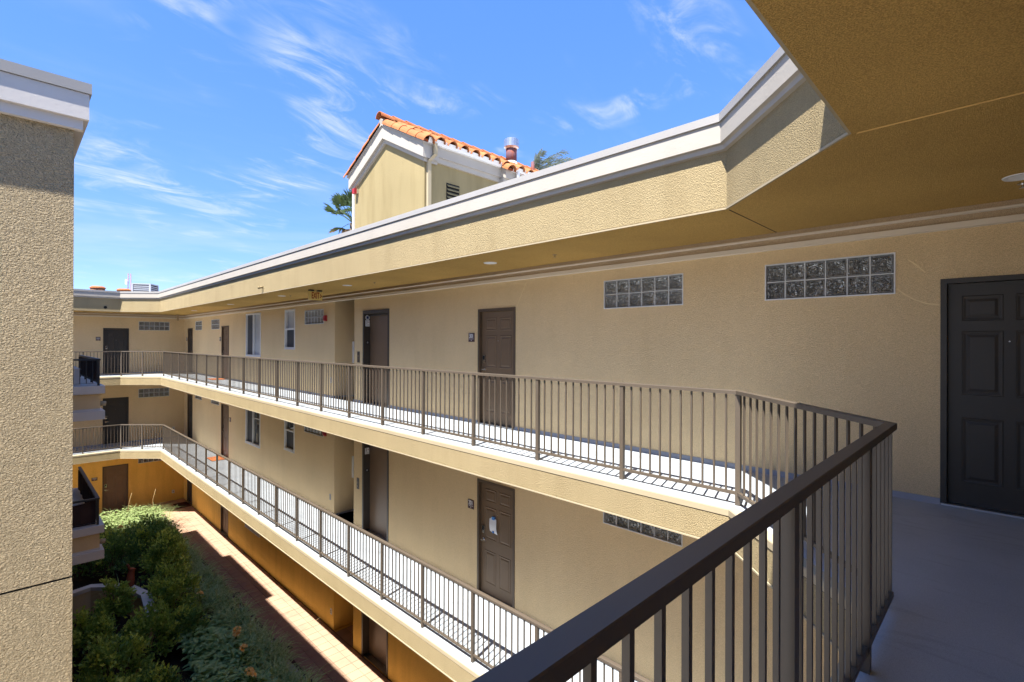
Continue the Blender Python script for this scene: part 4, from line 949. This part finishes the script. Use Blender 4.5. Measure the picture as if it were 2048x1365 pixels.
# dry grass stalks
mb = MB()
for i in range(34):
    y = RND.uniform(10.5, 23.5); x = RND.uniform(4.3, 4.65); a = RND.uniform(-.9, .5); ln = RND.uniform(.5, 1.0)
    mb.tube([(x, y, .25), (x+.35*ln*math.cos(a), y+.35*ln*math.sin(a), .25+.55*ln), (x+.85*ln*math.cos(a), y+.85*ln*math.sin(a), .25+.75*ln)], [.004, .003, .002], 4)
for i in range(2):
    x, y = 3.5+.8*i, 25.2; mb.tube([(x, y, .4), (x+.05, y-.03, 1.1), (x+.14, y-.06, 1.5)], [.006, .008, .015], 5)
tag(mb.build('dry_stalks', 'stalk'), 'thin dry seed stalks leaning from the border over the path', 'stalks', kind='stuff')
# agave-like spikes by the wall
T = thing('spiky_plant', 'small spiky grey-green plant by the low wall cap', 'plant', (2.25, 17.75, .3))
mb = MB()
for k in range(12): a = RND.uniform(0, 6.283); blade(mb, Vector((2.32, 17.85, .3)), a, RND.uniform(.5, .85), RND.uniform(.3, .9), .03, 4)
mb.build('foliage', 'leaf_strap', T)
T = thing('spiky_plant', 'upright grey-green spiky plant in front of the low wall', 'plant', (1.95, 16.8, .1))
mb = MB()
for k in range(10): a = RND.uniform(0, 6.283); blade(mb, Vector((1.95, 16.9, .1)), a, RND.uniform(.7, 1.15), RND.uniform(.12, .45), .05, 4)
mb.build('foliage', 'leaf_strap', T)

# ================================================================== palms
def fan_palm(x, y, zc, lab):
    T = thing('fan_palm', lab, 'palm tree', (x, y, 0))
    mb = MB(); mb.tube([(x, y, 0), (x+.1, y, zc*.5), (x, y, zc)], [.28, .2, .17], 12); mb.build('trunk', 'bark', T, True)
    cg = MB(); cd = MB(); stx = MB()
    for k in range(30):
        a = RND.uniform(0, 6.283); el = RND.uniform(-.5, 1.35); dry = el < .05
        d = Vector((math.cos(a)*math.cos(el), math.sin(a)*math.cos(el), math.sin(el))); ln = RND.uniform(.8, 1.25)
        p0 = Vector((x, y, zc)); p1 = p0+d*ln+Vector((0, 0, -.12 if el < .5 else 0))
        stx.tube([tuple(p0), tuple((p0+p1)/2+Vector((0, 0, .06))), tuple(p1)], [.022, .016, .012], 5)
        s = d.cross(Vector((0, 0, 1))); s = s.normalized() if s.length > .05 else Vector((1, 0, 0)); n = s.cross(d)
        for j in range(22):
            t = -1.25+2.5*j/21+RND.uniform(-.04, .04); e = d*math.cos(t)+s*math.sin(t)+n*.12*math.cos(3*t); L2 = RND.uniform(.62, .85)*(1-.2*abs(t))
            tgt = cd if dry and RND.random() < .8 else cg
            q = p1+e*L2; i = len(tgt.v); w_ = n.cross(e).normalized()*.026; dr = Vector((0, 0, -.10-(.25 if dry else .04)*RND.random()))
            m_ = p1+e*L2*.55
            tgt.v += [tuple(p1), tuple(m_+w_), tuple(q+dr), tuple(m_-w_)]; tgt.f += [(i, i+1, i+2), (i, i+2, i+3)]
    stx.build('petiole', 'leaf_palm', T); cg.build('crown', 'leaf_palm', T); cd.build('dry_fronds', 'leaf_dry', T)
fan_palm(12.45, 23.7, 13.65, 'green fan palm with drooping dry fronds behind the roof left of the tower')
def feather_palm(x, y, zc, lab):
    T = thing('feather_palm', lab, 'palm tree', (x, y, 0))
    mb = MB(); mb.tube([(x, y, 0), (x-.1, y, zc*.5), (x, y, zc)], [.25, .18, .14], 12); mb.build('trunk', 'bark', T, True)
    cg = MB(); stx = MB()
    RT_ = Vector((.707, -.707, 0))   # to the right in the photo, the way the wind blows
    for k in range(8):
        a = k*2.4; el = RND.uniform(.7, 1.35); hd = Vector((math.cos(a), math.sin(a), 0))*math.cos(el)+RT_*.55; ln = RND.uniform(2.1, 2.7)
        pts = []
        for j in range(15):
            t = j/14; pts.append(Vector((x, y, zc))+hd*ln*t*(1-.1*t)+Vector((0, 0, ln*(math.sin(el)*t*1.05-.45*t*t))))
        stx.tube([tuple(p) for p in pts], [.03*(1-.8*j/14) for j in range(15)], 5)
        for j in range(2, 15):
            for q in range(3):
                p = pts[j-1].lerp(pts[j], q/3); d = (pts[j]-pts[j-1]).normalized(); s = d.cross(Vector((0, 0, 1))).normalized()
                for sg in (-1, 1):
                    e = (d*.45+s*sg*.7+RT_*.35+Vector((0, 0, RND.uniform(-.55, .25)))).normalized(); L2 = RND.uniform(.4, .62)*(1-.6*abs(j/14-.45))
                    i = len(cg.v); w_ = e.cross(Vector((0, 0, 1))).normalized()*.018; m_ = p+e*L2*.5; tip = p+e*L2+Vector((0, 0, -.16*L2))
                    cg.v += [tuple(p), tuple(m_+w_), tuple(tip), tuple(m_-w_)]; cg.f += [(i, i+1, i+2), (i, i+2, i+3)]
    stx.build('rachis', 'leaf_queen', T); cg.build('crown', 'leaf_queen', T)
feather_palm(20.7, 19.1, 16.9, 'silvery feather palm blown sideways behind the roof right of the flue')
